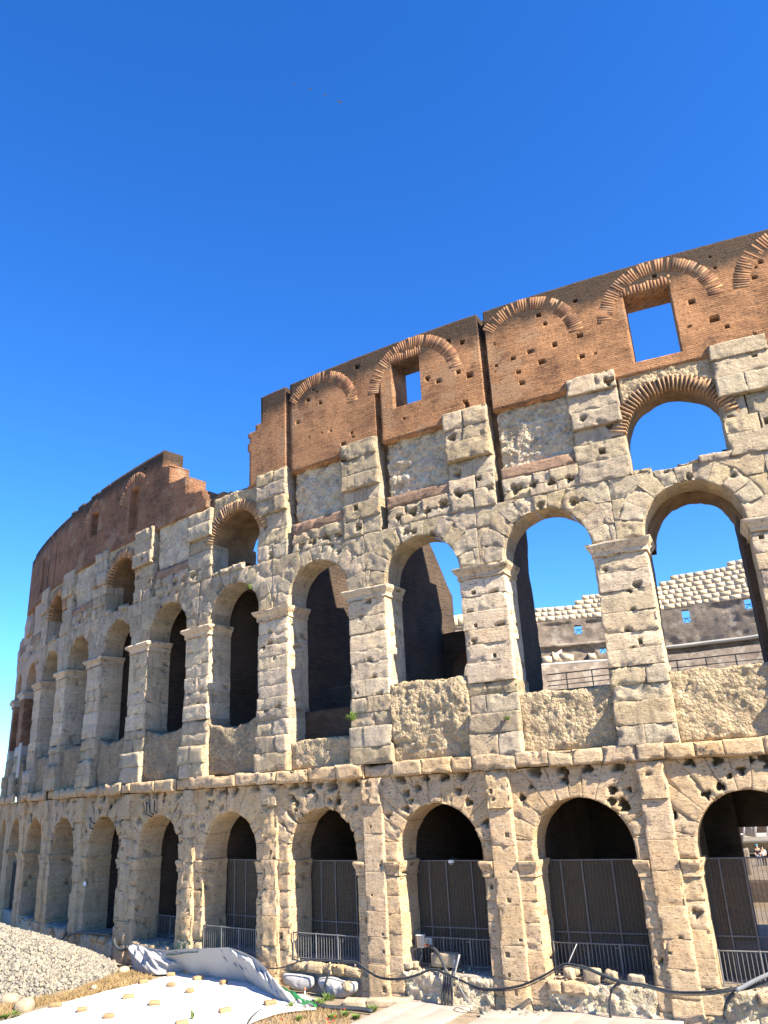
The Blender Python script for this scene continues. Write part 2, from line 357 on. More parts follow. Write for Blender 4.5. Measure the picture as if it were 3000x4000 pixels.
def hexblock(name, parent, m, mapfn, size, seed=0, rough=0.02, rfreq=1.6, chip=0.05, bw=0.10, exposed='F', holes=(), res=0.1, depth_res=0.2,
             rim=True, skip='', fine=0.45, joint=0.03, xa=(), xb=(), sq=()):
    """a stone: mapfn(a,b,c) -> (u,z,d) over the unit cube (c = 1 is the face), gridded, worn at its edges and pitted"""
    na = max(1, int(round(size[0] / res))); nb = max(1, int(round(size[1] / res)))
    side = any(x in exposed for x in 'LRBT')
    if side:
        nc = max(3, int(round(size[2] / depth_res))); cs = np.linspace(0, 1, nc + 1)
        cs = 1 - (1 - cs) ** 1.35
    else:
        k = min(0.5, 0.22 / max(size[2], 0.05)); cs = np.array([0, 1 - k, 1.0]); nc = 2
    def lat(n, L):                                    # a thin rim of cells along the joints, so that they stay narrow
        e = min(0.028 / max(L, 0.01), 0.25)
        return np.concatenate([[0], np.linspace(e, 1 - e, max(2, n)), [1]]) if rim else np.linspace(0, 1, n + 1)
    A, B, Cc = lat(na, size[0]), lat(nb, size[1]), cs; 
    if len(xa): A = np.unique(np.round(np.concatenate([A, [x for x in xa if 0.02 < x < 0.98]]), 4)); B = np.unique(np.round(np.concatenate([B, [x for x in xb if 0.02 < x < 0.98]]), 4))
    na, nb = len(A) - 1, len(B) - 1
    ids = lambda i, j, k: (i * (nb + 1) + j) * (nc + 1) + k
    quads = []
    def grid(r1, r2, f, flip):
        p, q = np.meshgrid(r1, r2, indexing='ij'); p, q = p.ravel(), q.ravel()
        f4 = np.stack([f(p, q), f(p + 1, q), f(p + 1, q + 1), f(p, q + 1)], 1)
        quads.append(f4[:, ::-1] if flip else f4)
    ra, rb, rc = np.arange(na), np.arange(nb), np.arange(nc)
    kc = lambda x: rc if x in exposed else rc[-2:]
    # u runs to the picture's left, so (a, z, d) is left-handed: flips chosen to face outwards
    if 'F' not in skip: grid(ra, rb, lambda p, q: ids(p, q, nc), True)
    if 'L' not in skip: grid(rb, kc('L'), lambda p, q: ids(na, p, q), True)
    if 'R' not in skip: grid(rb, kc('R'), lambda p, q: ids(0, p, q), False)
    if 'T' not in skip: grid(ra, kc('T'), lambda p, q: ids(p, nb, q), False)
    if 'B' not in skip: grid(ra, kc('B'), lambda p, q: ids(p, 0, q), True)
    if 'K' in exposed: grid(ra, rb, lambda p, q: ids(p, q, 0), False)
    Q = np.concatenate(quads)
    used, inv = np.unique(Q, return_inverse=True); Q = inv.reshape(Q.shape)
    i, rem = np.divmod(used, (nb + 1) * (nc + 1)); j, k = np.divmod(rem, nc + 1)
    a, b, c = A[i], B[j], Cc[k]
    P = np.stack(mapfn(a, b, c), -1)
    e = 0.01
    def dirn(v1, v2):
        w = np.stack(v1, -1) - np.stack(v2, -1); return w / np.maximum(np.linalg.norm(w, axis=1, keepdims=True), 1e-9)
    da = dirn(mapfn(np.minimum(a + e, 1), b, c), mapfn(np.maximum(a - e, 0), b, c))
    db = dirn(mapfn(a, np.minimum(b + e, 1), c), mapfn(a, np.maximum(b - e, 0), c))
    dd = np.zeros_like(da); dd[:, 2] = 1
    nrm = np.zeros_like(P)
    onF = k == nc
    sgn = [(i == na, 'L', da), (i == 0, 'R', -da), (j == nb, 'T', db), (j == 0, 'B', -db)]
    nrm[onF] += dd[onF]
    ex = onF.astype(float)
    for mask, ch, v in sgn:
        if ch in exposed: nrm[mask] += v[mask]; ex[mask] += 1
    nl = np.linalg.norm(nrm, axis=1, keepdims=True); nn = nrm / np.maximum(nl, 1e-9)
    W3 = P * np.array([1, 1, 1.0])
    disp = rough * fbm(W3 * rfreq, 4, seed=3, gain=0.6) * 1.2 + rough * fine * fbm(W3 * rfreq * 5, 2, seed=9)
    P = P + nn * (disp * (nl[:, 0] > 0))[:, None]
    pit = np.clip(vnoise(W3 * np.array([3.2, 5.5, 3.2]), 31) - 0.70, 0, 1) * 3.0
    P[:, 2] -= 1.3 * rough * pit * onF
    # narrow joints, and chipped stretches along them
    da_ = np.minimum(a, 1 - a) * size[0]; db_ = np.minimum(b, 1 - b) * size[1]
    near = np.minimum(da_, db_); rimv = (near < 1e-6) & onF
    nz = vnoise(W3 * 2.3 + seed * 1.7, seed); cm = np.clip((vnoise(W3 * 1.9 + seed * 0.37, seed + 5) - 0.56) / 0.25, 0, 1)
    P[:, 2] -= joint * (0.35 + nz) * rimv
    cs_ = np.clip((cm * 0.22 * (0.4 + vnoise(W3 * 6.1, seed + 11)) - near) / 0.035, 0, 1)
    P[:, 2] -= chip * (0.5 + nz) * cs_ * onF
    for mask, ch, v in sgn:
        mk = mask & onF
        P[mk] -= v[mk] * ((0.012 + chip * (0.1 + 1.3 * cm[mk])) if ch in exposed else 0.004 + joint * 0.15 + 0.25 * chip * cm[mk])[:, None]
        if ch in exposed:
            mk2 = mask & ~onF; dist_edge = (1 - c) * size[2]
            P[mk2] -= v[mk2] * (chip * 1.1 * cm[mk2] * np.exp(-dist_edge[mk2] / (bw * 1.5)))[:, None]
    for (hu, hz, hr, hd) in holes:
        ang = np.arctan2(P[:, 1] - hz, P[:, 0] - hu)
        q = np.hypot((P[:, 0] - hu), (P[:, 1] - hz) * 1.2) / (hr * (1 + 0.3 * np.sin(ang * 3 + hu * 5)))
        t = np.clip((1.08 - q) / 0.22, 0, 1); P[:, 2] -= (hd * t * t * (3 - 2 * t)) * onF
    if 'R' in exposed and size[2] > 0.8 and rim:
        rr = random.Random(seed * 31 + int(size[1] * 100)); mk = (i == 0)
        for _ in range(rr.choice((0, 0, 1, 1, 2))):
            hd_, hb_, hr_ = rr.uniform(0.2, size[2] * 0.9), rr.uniform(0.1, 0.9) * size[1], rr.uniform(0.07, 0.16)
            q = np.hypot((1 - c) * size[2] - hd_, (b * size[1] - hb_) * 1.5) / hr_
            t = np.clip((1.1 - q) / 0.3, 0, 1) * mk; P[:, 0] += 0.30 * t
    for (hu, hz, hr, hh, hd) in sq:
        au, bz = a * size[0], b * size[1]
        P[:, 2] -= hd * ((np.abs(au - hu) < hr * 1.02) & (np.abs(bz - hz) < hh * 1.02) & onF)
    V = fac(P[:, 0], P[:, 1], P[:, 2])
    uv = np.stack([P[:, 0] + P[:, 2], P[:, 1]], 1)
    return centred(name, V, Q, m, parent, uv)

def boxmap(u0, u1, z0, z1, d0, d1):
    return lambda a, b, c: (u0 + (u1 - u0) * a, z0 + (z1 - z0) * b, d0 + (d1 - d0) * c)

def boxstone(name, parent, m, u0, u1, z0, z1, d0, d1, splay=0.0, **kw):
    kw.setdefault('res', res_at((u0 + u1) / 2))
    hol = kw.get('holes', ()); L, H = u1 - u0, z1 - z0
    if hol:                                            # beam and clamp holes cut square, a few left as ragged pits
        sq, xa, xb, soft = [], [], [], []
        for k, (hu, hz, hr, hd) in enumerate(hol):
            x, z = hu - u0, hz - z0; w, h = hr * 0.8, hr * (0.55 + 0.5 * ((hu * 7.3) % 1))
            if (int(hu * 97) % 3 == 0) or not (w + 0.05 < x < L - w - 0.05) or not (h + 0.04 < z < H - h - 0.04): soft.append((hu, hz, hr, hd)); continue
            sq.append((x, z, w, h, max(hd, 0.35))); e = 0.012
            xa += [(x - w - e) / L, (x - w) / L, (x + w) / L, (x + w + e) / L]; xb += [(z - h - e) / H, (z - h) / H, (z + h) / H, (z + h + e) / H]
        kw['holes'] = soft; kw.update(sq=sq, xa=xa, xb=xb)
    bm = boxmap(u0, u1, z0, z1, d0, d1)
    if splay:
        um = (u0 + u1) / 2
        bm = lambda a, b, c: (u0 + (u1 - u0) * a + splay * (1 - c) * (2 * a - 1), z0 + (z1 - z0) * b, d0 + (d1 - d0) * c)
    return hexblock(name, parent, m, bm, (u1 - u0, z1 - z0, d1 - d0), **kw)

def profiled(name, parent, m, u0, u1, z0, z1, d0, d1, prof, side=True, **kw):
    """a moulding: prof(b) = how far the section stands out at height b, on the face and both ends"""
    def f(a, b, c):
        p = prof(b)
        uu = u0 + (u1 - u0) * a + (p * (2 * a - 1) if side is True else p * a if side == 'L' else -p * (1 - a) if side == 'R' else 0)
        return uu, z0 + (z1 - z0) * b, d0 + (d1 + p - d0) * c
    r = kw.pop('res', res_at(u0))
    kw.setdefault('exposed', 'FLRTB' if side is True else 'FTB' + (side or ''))
    kw.setdefault('joint', 0.0)
    return hexblock(name, parent, m, f, (u1 - u0, max(z1 - z0, r * 8), d1 - d0), res=r, **kw)

def mould(b):                                        # fillet, cavetto, slab
    b = np.asarray(b, float)
    return np.where(b < 0.18, 0.07, np.where(b < 0.26, 0.10, np.where(b < 0.62, 0.06 + 0.15 * ((b - 0.26) / 0.36) ** 2, np.where(b < 0.70, 0.21, 0.26))))

# cells with cut-outs: a wall of a given thickness with recesses, openings and a broken outline
def cellwall(name, parent, m, u0, u1, z0, z1, thick, cuts=(), top=None, cell=0.25, d=0.0, jitter=0.012, inside=None, bite=None):
    """cuts: (ua, ub, za, zb, depth) with depth None for an opening right through"""
    ul = list(np.arange(u0, u1, cell)) + [u1]; zl = list(np.arange(z0, z1, cell)) + [z1]
    for (a, b, c, e, dp) in cuts: ul += [a, b]; zl += [c, e]
    def clean(l, lo, hi):
        l = sorted(x for x in l if lo - 1e-6 <= x <= hi + 1e-6); o = [l[0]]
        for x in l[1:]:
            if x - o[-1] > 0.012: o.append(x)
        return np.array(o)
    ul, zl = clean(ul, u0, u1), clean(zl, z0, z1)
    uc, zc = (ul[1:] + ul[:-1]) / 2, (zl[1:] + zl[:-1]) / 2
    UU, ZZ = np.meshgrid(uc, zc, indexing='ij')
    D = np.zeros_like(UU)                              # depth of the face; nan = nothing there
    for (a, b, c, e, dp) in cuts:
        mk = (UU > a) & (UU < b) & (ZZ > c) & (ZZ < e)
        D[mk] = np.nan if dp is None else -dp
    if top is not None: D[ZZ > top(UU)] = np.nan
    if inside is not None: D[~inside(UU, ZZ)] = np.nan
    V, F, cache = [], [], {}
    def vert(i, j, dd):
        kk = (i, j, round(dd, 3))
        if kk not in cache:
            cache[kk] = len(V); V.append((ul[i], zl[j], dd))
        return cache[kk]
    nu, nz = D.shape
    for i in range(nu):
        for j in range(nz):
            x = D[i, j]
            if np.isnan(x): continue
            F.append((vert(i, j, x), vert(i, j + 1, x), vert(i + 1, j + 1, x), vert(i + 1, j, x)))
            F.append((vert(i, j, -thick), vert(i + 1, j, -thick), vert(i + 1, j + 1, -thick), vert(i, j + 1, -thick)))
            for (di, dj, p, q) in ((1, 0, (i + 1, j), (i + 1, j + 1)), (-1, 0, (i, j + 1), (i, j)), (0, 1, (i + 1, j + 1), (i, j + 1)), (0, -1, (i, j), (i + 1, j))):
                ii, jj = i + di, j + dj
                y = D[ii, jj] if 0 <= ii < nu and 0 <= jj < nz else np.nan
                y = -thick if np.isnan(y) else y
                if y < x - 1e-6:
                    F.append((vert(*p, x), vert(*q, x), vert(*q, y), vert(*p, y)))
    P = np.array(V)
    if jitter:
        fr = (P[:, 2] > -thick + 0.01)
        P[:, 2] += jitter * 0.35 * fbm(P * 0.9, 3, 5) * fr
        P[:, :2] += jitter * (np.stack([vnoise(P * 3.1, 1), vnoise(P * 3.1 + 9, 2)], 1) - 0.5) * 2 * fr[:, None]
    uv = np.stack([P[:, 0] + P[:, 2], P[:, 1]], 1)
    return centred(name, fac(P[:, 0], P[:, 1], P[:, 2] + d), np.array(F), m, parent, uv)

def sheetwall(name, parent, m, u0, u1, z0, ztop, dfun, back, seed=0, amp=0.12, freq=0.9, res=0.09, zb=None, amp2=0.5):
    """rough concrete infill: face displaced, top broken"""
    nu, nz = max(2, int((u1 - u0) / res)), max(4, int((np.max(ztop(np.linspace(u0, u1, 9))) - z0) / res))
    def f(a, b, c):
        u = u0 + (u1 - u0) * a; zt = ztop(u); z = z0 + (zt - z0) * b
        return u, z, back + (dfun(u, z) - back) * c
    return hexblock(name, parent, m, f, (u1 - u0, float(np.mean(ztop(np.linspace(u0, u1, 9)))) - z0, 1.0), seed=seed, rough=amp, rfreq=freq, chip=0.06, bw=0.2,
                    exposed='FT', res=res, fine=amp2, depth_res=0.18)

RNG = random.Random(7)
def courses(z0, z1, lo, hi, rng):
    out = [z0]
    while out[-1] < z1 - lo * 0.6: out.append(out[-1] + rng.uniform(lo, hi))
    s = (z1 - z0) / (out[-1] - z0)
    return [z0 + (x - z0) * s for x in out]

# ------------------------------------------------------------------ ground
GZ = -1.2
def ground_z(x, y):
    P = np.stack([x, y, np.zeros_like(x)], -1)
    z = GZ + 0.05 * fbm(P * 0.45, 4, 21)
    return z
def build_ground():
    xs = np.concatenate([[-4000, -1500, -600, -200, -90], np.arange(-60, 40, 0.7), [60, 120, 300, 900, 2500, 4000]])
    ys = np.concatenate([[-4000, -1500, -400, -100, -20], np.arange(0, 100, 0.7), [130, 200, 400, 1200, 4000]])
    X, Y = np.meshgrid(xs, ys, indexing='ij')
    Z = ground_z(X, Y)
    V = np.stack([X, Y, Z], -1).reshape(-1, 3); n = len(ys)
    i, j = np.meshgrid(np.arange(len(xs) - 1), np.arange(n - 1), indexing='ij'); i, j = i.ravel(), j.ravel()
    F = np.stack([i * n + j, (i + 1) * n + j, (i + 1) * n + j + 1, i * n + j + 1], 1)
    o = obj('ground', new_mesh(V, F, smooth=True), MT['ground'], None, 'structure')
build_ground()

# ------------------------------------------------------------------ the amphitheatre
AMPHI = empty('amphitheatre')
tag(AMPHI, 'ruined curved stone amphitheatre with two tiers of arches and a broken red brick attic', 'amphitheatre')
def part(name): return empty(name, (0, 0, 0), AMPHI)

HW = 0.3225 * BAY                                     # half an opening
FIRST, LAST = -1, 11
ZI1, ZS1, ZC1, ZC1T = 4.22, 4.52, 7.78, 8.42
R1 = HW
def holes_in(rng, u0, u1, z0, z1, n, r0=0.07, r1=0.16, dep=0.3):
    return [(rng.uniform(u0 + 0.1, u1 - 0.1), rng.uniform(z0, z1), rng.uniform(r0, r1), dep) for _ in range(n)]

# ---- ground tier: piers
for p in range(FIRST, LAST):
    rng = random.Random(100 + p)
    c = (p + 0.5) * BAY; u0, u1 = p * BAY + HW, (p + 1) * BAY - HW
    worn = p in (3, 4, 5, 6, 7)
    pier = part('arcade_pier')
    m = MT['travw']
    zs = courses(-1.5, 3.62, 0.6, 1.0, rng)
    for z0, z1 in zip(zs, zs[1:]):
        j = rng.uniform(-0.02, 0.02)
        boxstone('pier_block', pier, m, u0 + j, u1 + rng.uniform(-0.02, 0.02), z0, z1, -1.6, rng.uniform(-0.015, 0.015), seed=rng.randrange(999),
                 rough=0.04 if worn else 0.02, chip=0.09 if worn else 0.04, rfreq=2.2, exposed='FLR', holes=holes_in(rng, u0, u1, z0, z1, rng.choice((0, 1, 1, 2))), depth_res=0.16, joint=0.004)
    pu0, pu1 = c - 0.42, c + 0.62
    for (ia, ib, sd) in ((u0, pu0 - 0.04, 'R'), (pu1 + 0.04, u1, 'L')):
        profiled('impost', pier, m, ia, ib, 3.62, ZI1, -1.6, 0, lambda b: mould(b) * (0.35 if worn else 0.62), side=sd, rough=0.035 if worn else 0.014, chip=0.07 if worn else 0.035, seed=p + 40, res=0.085 if p < 4 else 0.2)
    boxstone('pier_block', pier, m, pu0 - 0.1, pu1 + 0.1, 3.62, ZI1, -0.8, 0.0, rough=0.02, chip=0.0, joint=0.0)
    zs = courses(-1.5, ZC1 - 0.02, 0.9, 1.6, rng)
    for k, (z0, z1) in enumerate(zip(zs, zs[1:])):
        lastb = k == len(zs) - 2
        pa, pb = pu0 + (0.0 if not worn else rng.uniform(-0.05, 0.08)), pu1 - (0 if not worn else rng.uniform(-0.05, 0.08))
        pd = 0.10 + rng.uniform(-0.003, 0.003) + (0.09 if lastb else 0) + (0.04 if worn else 0)
        boxstone('pilaster_block', pier, m, pa, pb, z0, z1, -0.1, pd, splay=0.07, seed=rng.randrange(999), rough=0.05 if worn or lastb else 0.016, chip=0.10 if worn or lastb else 0.03, rfreq=2.4,
                 exposed='FLR', holes=holes_in(rng, pu0, pu1, z0, z1, rng.choice((0, 1, 1, 2)), 0.05, 0.12), depth_res=0.12, joint=0.002)

# ---- arch rings: radial stones from the intrados to the frame of the bay
def arch_ring(n, parent, m, zs, R, ztop, nv, a0, depth, rng, rext=None, rfreq=3.0, joint=0.008, rough=0.03, chip=0.07, hol=(), half=BAY / 2, front=0.0, name='voussoir', res=None):
    cu = n * BAY
    angs = np.linspace(a0, math.pi - a0, nv + 1)
    rs = res or res_at(cu)
    def outer(t):
        c, s = np.cos(t), np.sin(t)
        q = np.minimum(half / np.maximum(np.abs(c), 1e-6), (ztop - zs) / np.maximum(s, 1e-6))
        return np.minimum(q, rext) if rext else q
    for k in range(nv):
        t0, t1 = angs[k], angs[k + 1]
        # angle measured from the +u side
        dz = rng.uniform(-0.007, 0.007); dR = rng.uniform(-0.012, 0.012)
        # corner of the frame kept exact
        tc = math.atan2(ztop - zs, half)
        lv = rng.uniform(0.0, 0.30) if rext else 0.0
        def f(a, b, c, t0=t0, t1=t1, dz=dz, dR=dR, lv=lv):
            t = t0 + (t1 - t0) * a; ro = np.minimum(outer(t) + lv, np.minimum(half / np.maximum(np.abs(np.cos(t)), 1e-6), (ztop - zs) / np.maximum(np.sin(t), 1e-6))); r = (R + dR) + (ro - R - dR) * b
            return cu + r * np.cos(t), zs + r * np.sin(t), -depth + (depth + front + dz) * c
        tm = (t0 + t1) / 2; L = float(outer(np.array(tm))) - R
        if rext: dz += 0.006
        hexblock(name, parent, m, lambda a, b, c, f=f: f(1 - a, b, c), ((t1 - t0) * (R + L * 0.5), L, depth), seed=rng.randrange(999), rough=rough, chip=chip, exposed='FB',
                 holes=[h for h in hol], res=rs, depth_res=0.18, bw=0.09, joint=joint, rfreq=rfreq)

def springer(parent, m, n, sgn, z0, z1, zs, R, depth, rng, edge, rough=0.03, chip=0.06, rext=None, joint=0.008, name='spandrel_block', hol=(), front=0.0):
    """a level block between the arch and the middle of the pier"""
    cu = n * BAY; Rr = rext or R
    def xi(z): return np.sqrt(np.maximum(Rr * Rr - np.maximum(z - zs, 0) ** 2, 0.0))
    def f(a, b, c):
        z = z0 + (z1 - z0) * b; x0 = xi(z)
        if sgn > 0: u = cu + x0 + (edge - x0) * a
        else: u = cu - x0 - (edge - x0) * (1 - a)
        return u, z, -depth + (depth + front) * c
    w = edge - float(xi(np.array((z0 + z1) / 2)))
    if w < 0.15: return
    return hexblock(name, parent, m, f, (w, z1 - z0, depth), seed=rng.randrange(999), rough=rough, chip=chip, exposed=('F' if rext else ('FR' if sgn > 0 else 'FL')), holes=hol,
                    res=res_at(cu), depth_res=0.18, joint=joint, rfreq=3.0)

for n in range(FIRST, LAST):
    rng = random.Random(300 + n); cu = n * BAY
    ring = part('ground_arch'); m = MT['travw']
    broken = n in (3, 5, 6)
    a0 = math.radians(14)
    zt = ZS1 + R1 * math.sin(a0)
    hol = []
    for k in range(4): hol.append((cu + (k - 1.5) * 1.15 + rng.uniform(-0.3, 0.3), ZC1 - 0.14, rng.uniform(0.15, 0.25), 0.8))
    for k in range(9):
        t = math.radians(rng.uniform(20, 160)); r = rng.uniform(R1 + 0.25, R1 + 1.1)
        hol.append((cu + r * math.cos(t), ZS1 + r * math.sin(t), rng.uniform(0.07, 0.16), 0.6))
    for sgn in (1, -1):
        springer(ring, m, n, sgn, ZI1, zt, ZS1, R1, 1.6, rng, BAY / 2, rough=0.04 if broken else 0.025)
    # the wedge between the first joint and the level block is part of the first stones
    def outer_fix(): pass
    arch_ring(n, ring, m, ZS1, R1, ZC1, 11, a0, 1.6, rng, rough=0.045 if broken else 0.018, chip=0.14 if broken else 0.045, hol=hol)

# wedge below the lowest joints (level top of springer to sloping joint)
for n in range(FIRST, LAST):
    rng = random.Random(350 + n); cu = n * BAY; a0 = math.radians(14)
    zt = ZS1 + R1 * math.sin(a0); ring = part('springing_course')
    for sgn in (1, -1):
        x0, x1 = R1 * math.cos(a0), BAY / 2
        def f(a, b, c, sgn=sgn):
            x = x0 + (x1 - x0) * (a if sgn > 0 else 1 - a)
            zz = ZS1 + x * math.tan(a0)
            return cu + sgn * x, zt + (zz - zt) * b, -0.3 + 0.3 * c
        hexblock('spandrel_block', ring, MT['travw'], f, (x1 - x0, 0.3, 0.3), seed=rng.randrange(999), rough=0.025, chip=0.03, res=res_at(cu))

# ---- string course
sc_part = part('string_course')
rng = random.Random(55); u = FIRST * BAY - 1.5
while u < (LAST - 0.5) * BAY:
    w = rng.uniform(0.9, 2.0); miss = rng.random() < 0.12
    pr = rng.uniform(0.05, 0.12) if miss else rng.uniform(0.24, 0.38)
    boxstone('cornice_block', sc_part, MT['travw'], u, u + w, ZC1 + rng.uniform(-0.03, 0.04), ZC1T + rng.uniform(-0.08, 0.05), -0.9, pr, seed=rng.randrange(999), rough=0.03, rfreq=3.0,
             chip=0.09 if not miss else 0.2, exposed='FTB', depth_res=0.15, joint=0.02)
    u += w + 0.004

# ---- podium: pedestals under the upper piers and concrete between them
PODTOP = {-1: 11.1, 0: 11.15, 1: 10.85, 2: 11.95, 3: 9.75, 4: 10.9, 5: 11.0, 6: 11.0, 7: 11.2, 8: 10.9, 9: 11.0, 10: 11.0}
for p in range(FIRST, LAST):
    rng = random.Random(500 + p); pod = part('pedestal')
    u0, u1 = p * BAY + HW - 0.06, (p + 1) * BAY - HW + 0.06
    zs = [ZC1T - 0.03, 9.3, 10.15, 10.95, 11.5] if p % 2 else [ZC1T - 0.03, 9.15, 10.1, 10.75, 11.5]
    for k, (z0, z1) in enumerate(zip(zs, zs[1:])):
        pr = (0.24, 0.22, 0.02, 0.04)[k] + rng.uniform(-0.05, 0.05)
        spl = [u0, u1] if rng.random() < 0.45 else [u0, u0 + (u1 - u0) * rng.uniform(0.35, 0.65), u1]
        for qi, (a, b) in enumerate(zip(spl, spl[1:])):
            ee = 'F' + ('R' if qi == 0 else '') + ('L' if qi == len(spl) - 2 else '')
            boxstone('pedestal_block', pod, MT['travr'], a, b, z0, z1, -1.6, pr + rng.uniform(-0.03, 0.03), seed=rng.randrange(999), rough=0.038 if k > 1 else 0.02, rfreq=3.4, chip=0.06,
                     exposed=ee + ('T' if k in (1, 3) else ''), depth_res=0.22, joint=0.009)
for n in range(FIRST, LAST):
    rng = random.Random(560 + n); pod = part('podium_infill')
    u0, u1 = n * BAY - HW + 0.06, n * BAY + HW - 0.06; zt = PODTOP[n]
    bulge = 0.25 if n == 2 else 0.12 if n in (4, 5) else 0.0
    sheetwall('rubble_infill', pod, MT['rub'] if n < 4 else MT['rubd'], u0 - 0.05, u1 + 0.05, ZC1T - 0.02,
              (lambda u, n=n, zt=zt: zt + 0.10 * fbm(np.stack([u * 1.3, u * 0 + n, u * 0], -1), 3, 31) + (0.35 * ((u - n * BAY) / HW) ** 2 if n in (4, 5, 6) else 0)),
              lambda u, z, b=bulge, n=n: -0.20 + b * np.sin(np.clip((z - 8.4) / (zt - 8.4), 0, 1) * 2.4) + 0.10 * fbm(np.stack([u * 0.7, z * 0.7, u * 0 + n], -1), 3, 77), -1.55, seed=n, amp=0.085, freq=2.2,
              res=res_at(n * BAY) * 0.95, amp2=0.6)
    if n == 3:
        boxstone('back_brick_wall', pod, MT['brickin'], u0 - 0.1, u1 + 0.1, 9.4, 11.3, -1.9, -1.25, rough=0.05, chip=0.02, exposed='FT', depth_res=0.2)

# ---- upper tier: piers, capitals, arches
ZB2, ZI2, ZS2, ZT2 = 11.5, 16.82, 16.89, 19.66
for p in range(FIRST, LAST):
    rng = random.Random(700 + p); pier = part('upper_pier')
    u0, u1 = p * BAY + HW, (p + 1) * BAY - HW
    restored = p >= 9
    m = MT['trav']
    if restored:
        boxstone('pier_base', pier, MT['marble'], u0, u1, ZB2, 12.3, -1.6, 0.0, rough=0.005, chip=0.01, exposed='FLR', res=0.3)
        cellw = boxstone('brick_shaft', pier, MT['brickl'], u0 + 0.03, u1 - 0.03, 12.3, 16.2, -1.6, -0.03, rough=0.006, chip=0.01, exposed='FLR', res=0.3)
        profiled('capital', pier, MT['marble'], u0, u1, 16.2, ZI2, -1.6, 0, lambda b: mould(b), rough=0.004, chip=0.01, res=0.2)
        continue
    zs = courses(ZB2, 16.24, 0.62, 0.95, rng)
    for k, (z0, z1) in enumerate(zip(zs, zs[1:])):
        j0, j1 = rng.uniform(-0.012, 0.012), rng.uniform(-0.012, 0.012)
        spl = [u0 + j0, u1 + j1] if rng.random() < 0.78 else [u0 + j0, u0 + (u1 - u0) * rng.uniform(0.35, 0.65), u1 + j1]
        hol = holes_in(rng, u0 + 0.2, u1 - 0.2, z0, z1, rng.choice((0, 0, 1, 1)), 0.06, 0.15, 0.4)
        if rng.random() < 0.6: hol.append((rng.uniform(u0 + 0.3, u1 - 0.3), z0, rng.uniform(0.10, 0.19), 0.35))
        for q, (a, b) in enumerate(zip(spl, spl[1:])):
            e = 'F' + ('R' if q == 0 else '') + ('L' if q == len(spl) - 2 else '')
            boxstone('upper_pier_block', pier, m, a, b, z0, z1, -1.6, rng.uniform(-0.006, 0.008) + (0.04 if k == 0 else 0), seed=rng.randrange(999), rough=0.017, chip=0.045,
                     exposed=e, holes=hol, depth_res=0.17, joint=0.004, rfreq=2.4)
    profiled('capital', pier, m, u0, u1, 16.24, ZI2, -1.6, 0, lambda b: mould(b), rough=0.022, chip=0.05, seed=p + 3, res=0.10 if p < 4 else 0.18)

REXT2 = 2.95
for n in range(FIRST, LAST):
    rng = random.Random(800 + n); cu = n * BAY; ring = part('upper_arch'); m = MT['travr'] if n < 9 else MT['plaster']
    arch_ring(n, ring, m, ZS2, R1, ZT2, 11, 0.0, 1.5, rng, rext=REXT2, rough=0.024, chip=0.05, hol=[(cu + rng.uniform(-2, 2), rng.uniform(18.6, 19.6), rng.uniform(0.08, 0.18), 0.3) for _ in range(3)], front=0.0, joint=0.004)
    zs = [ZI2, 17.7 + rng.uniform(-0.06, 0.06), 18.72 + rng.uniform(-0.06, 0.06), ZT2]
    for z0, z1 in zip(zs, zs[1:]):
        for sgn in (1, -1):
            springer(ring, m, n, sgn, z0, z1, ZS2, R1, 1.5, rng, BAY / 2, rough=0.026, chip=0.05, rext=REXT2, front=rng.uniform(-0.008, 0.006), joint=0.005)

# ---- attic, stone zone
CARCH = (0, 4, 6, 8)
RC, ZSC, ZSILL = 2.1, 21.26, 19.72
ZA = 20.75; ZBR = 24.5
slots = (1, 2, 3, 5)
for n in range(FIRST, LAST):                          # level course with its row of holes
    rng = random.Random(900 + n); cu = n * BAY; cp = part('attic_course')
    m = MT['travr'] if n < 10 else MT['plaster']
    if n in CARCH:
        u0 = cu - HW
        while u0 < cu + HW - 0.3:
            w = min(rng.uniform(0.7, 1.4), cu + HW - u0)
            if rng.random() < 0.8:
                boxstone('sill_block', cp, m, u0, u0 + w, ZT2 - 0.05, ZT2 + rng.uniform(0.12, 0.34), -0.9, rng.uniform(0.0, 0.1), seed=rng.randrange(999), rough=0.06, chip=0.13, exposed='FT', depth_res=0.2)
            u0 += w
        continue
    u0, uend = cu - HW + 0.1, cu + HW - (0.34 if n in slots else 0.0)
    hol = [(u0 + (k + 0.5) * 0.85, 20.1 + rng.uniform(-0.15, 0.15), rng.uniform(0.13, 0.24), 0.4) for k in range(5)]
    for z0, z1 in ((ZT2, 20.15), (20.15, ZA)):
        u = u0
        while u < uend - 0.1:
            w = min(rng.uniform(0.7, 1.6), uend - u)
            if uend - u - w < 0.35: w = uend - u
            boxstone('attic_block', cp, m, u, u + w, z0, z1, -0.9, rng.uniform(-0.03, 0.04), seed=rng.randrange(999), rough=0.026, rfreq=3.0, chip=0.06, exposed='FL', holes=hol, depth_res=0.3, joint=0.008)
            u += w
    boxstone('brick_band', cp, MT['brickp'], u0, uend, ZA, 21.35, -0.9, -0.03, rough=0.02, chip=0.05, exposed='FT', depth_res=0.3)
    sheetwall('rubble_infill', cp, MT['rub2'] if n < 9 else MT['plaster'], u0, uend, 21.3, lambda u: ZBR + 0.12 * fbm(np.stack([u * 1.1, u * 0, u * 0], -1), 3, 13),
              lambda u, z, n=n: -0.28 + 0.16 * fbm(np.stack([u * 0.6, z * 0.6, u * 0 + n], -1), 3, 7) - (0.12 if n < 5 else -0.1), -1.0, seed=n, amp=0.17 if n < 5 else 0.09, freq=2.2, res=res_at(cu), amp2=0.55)

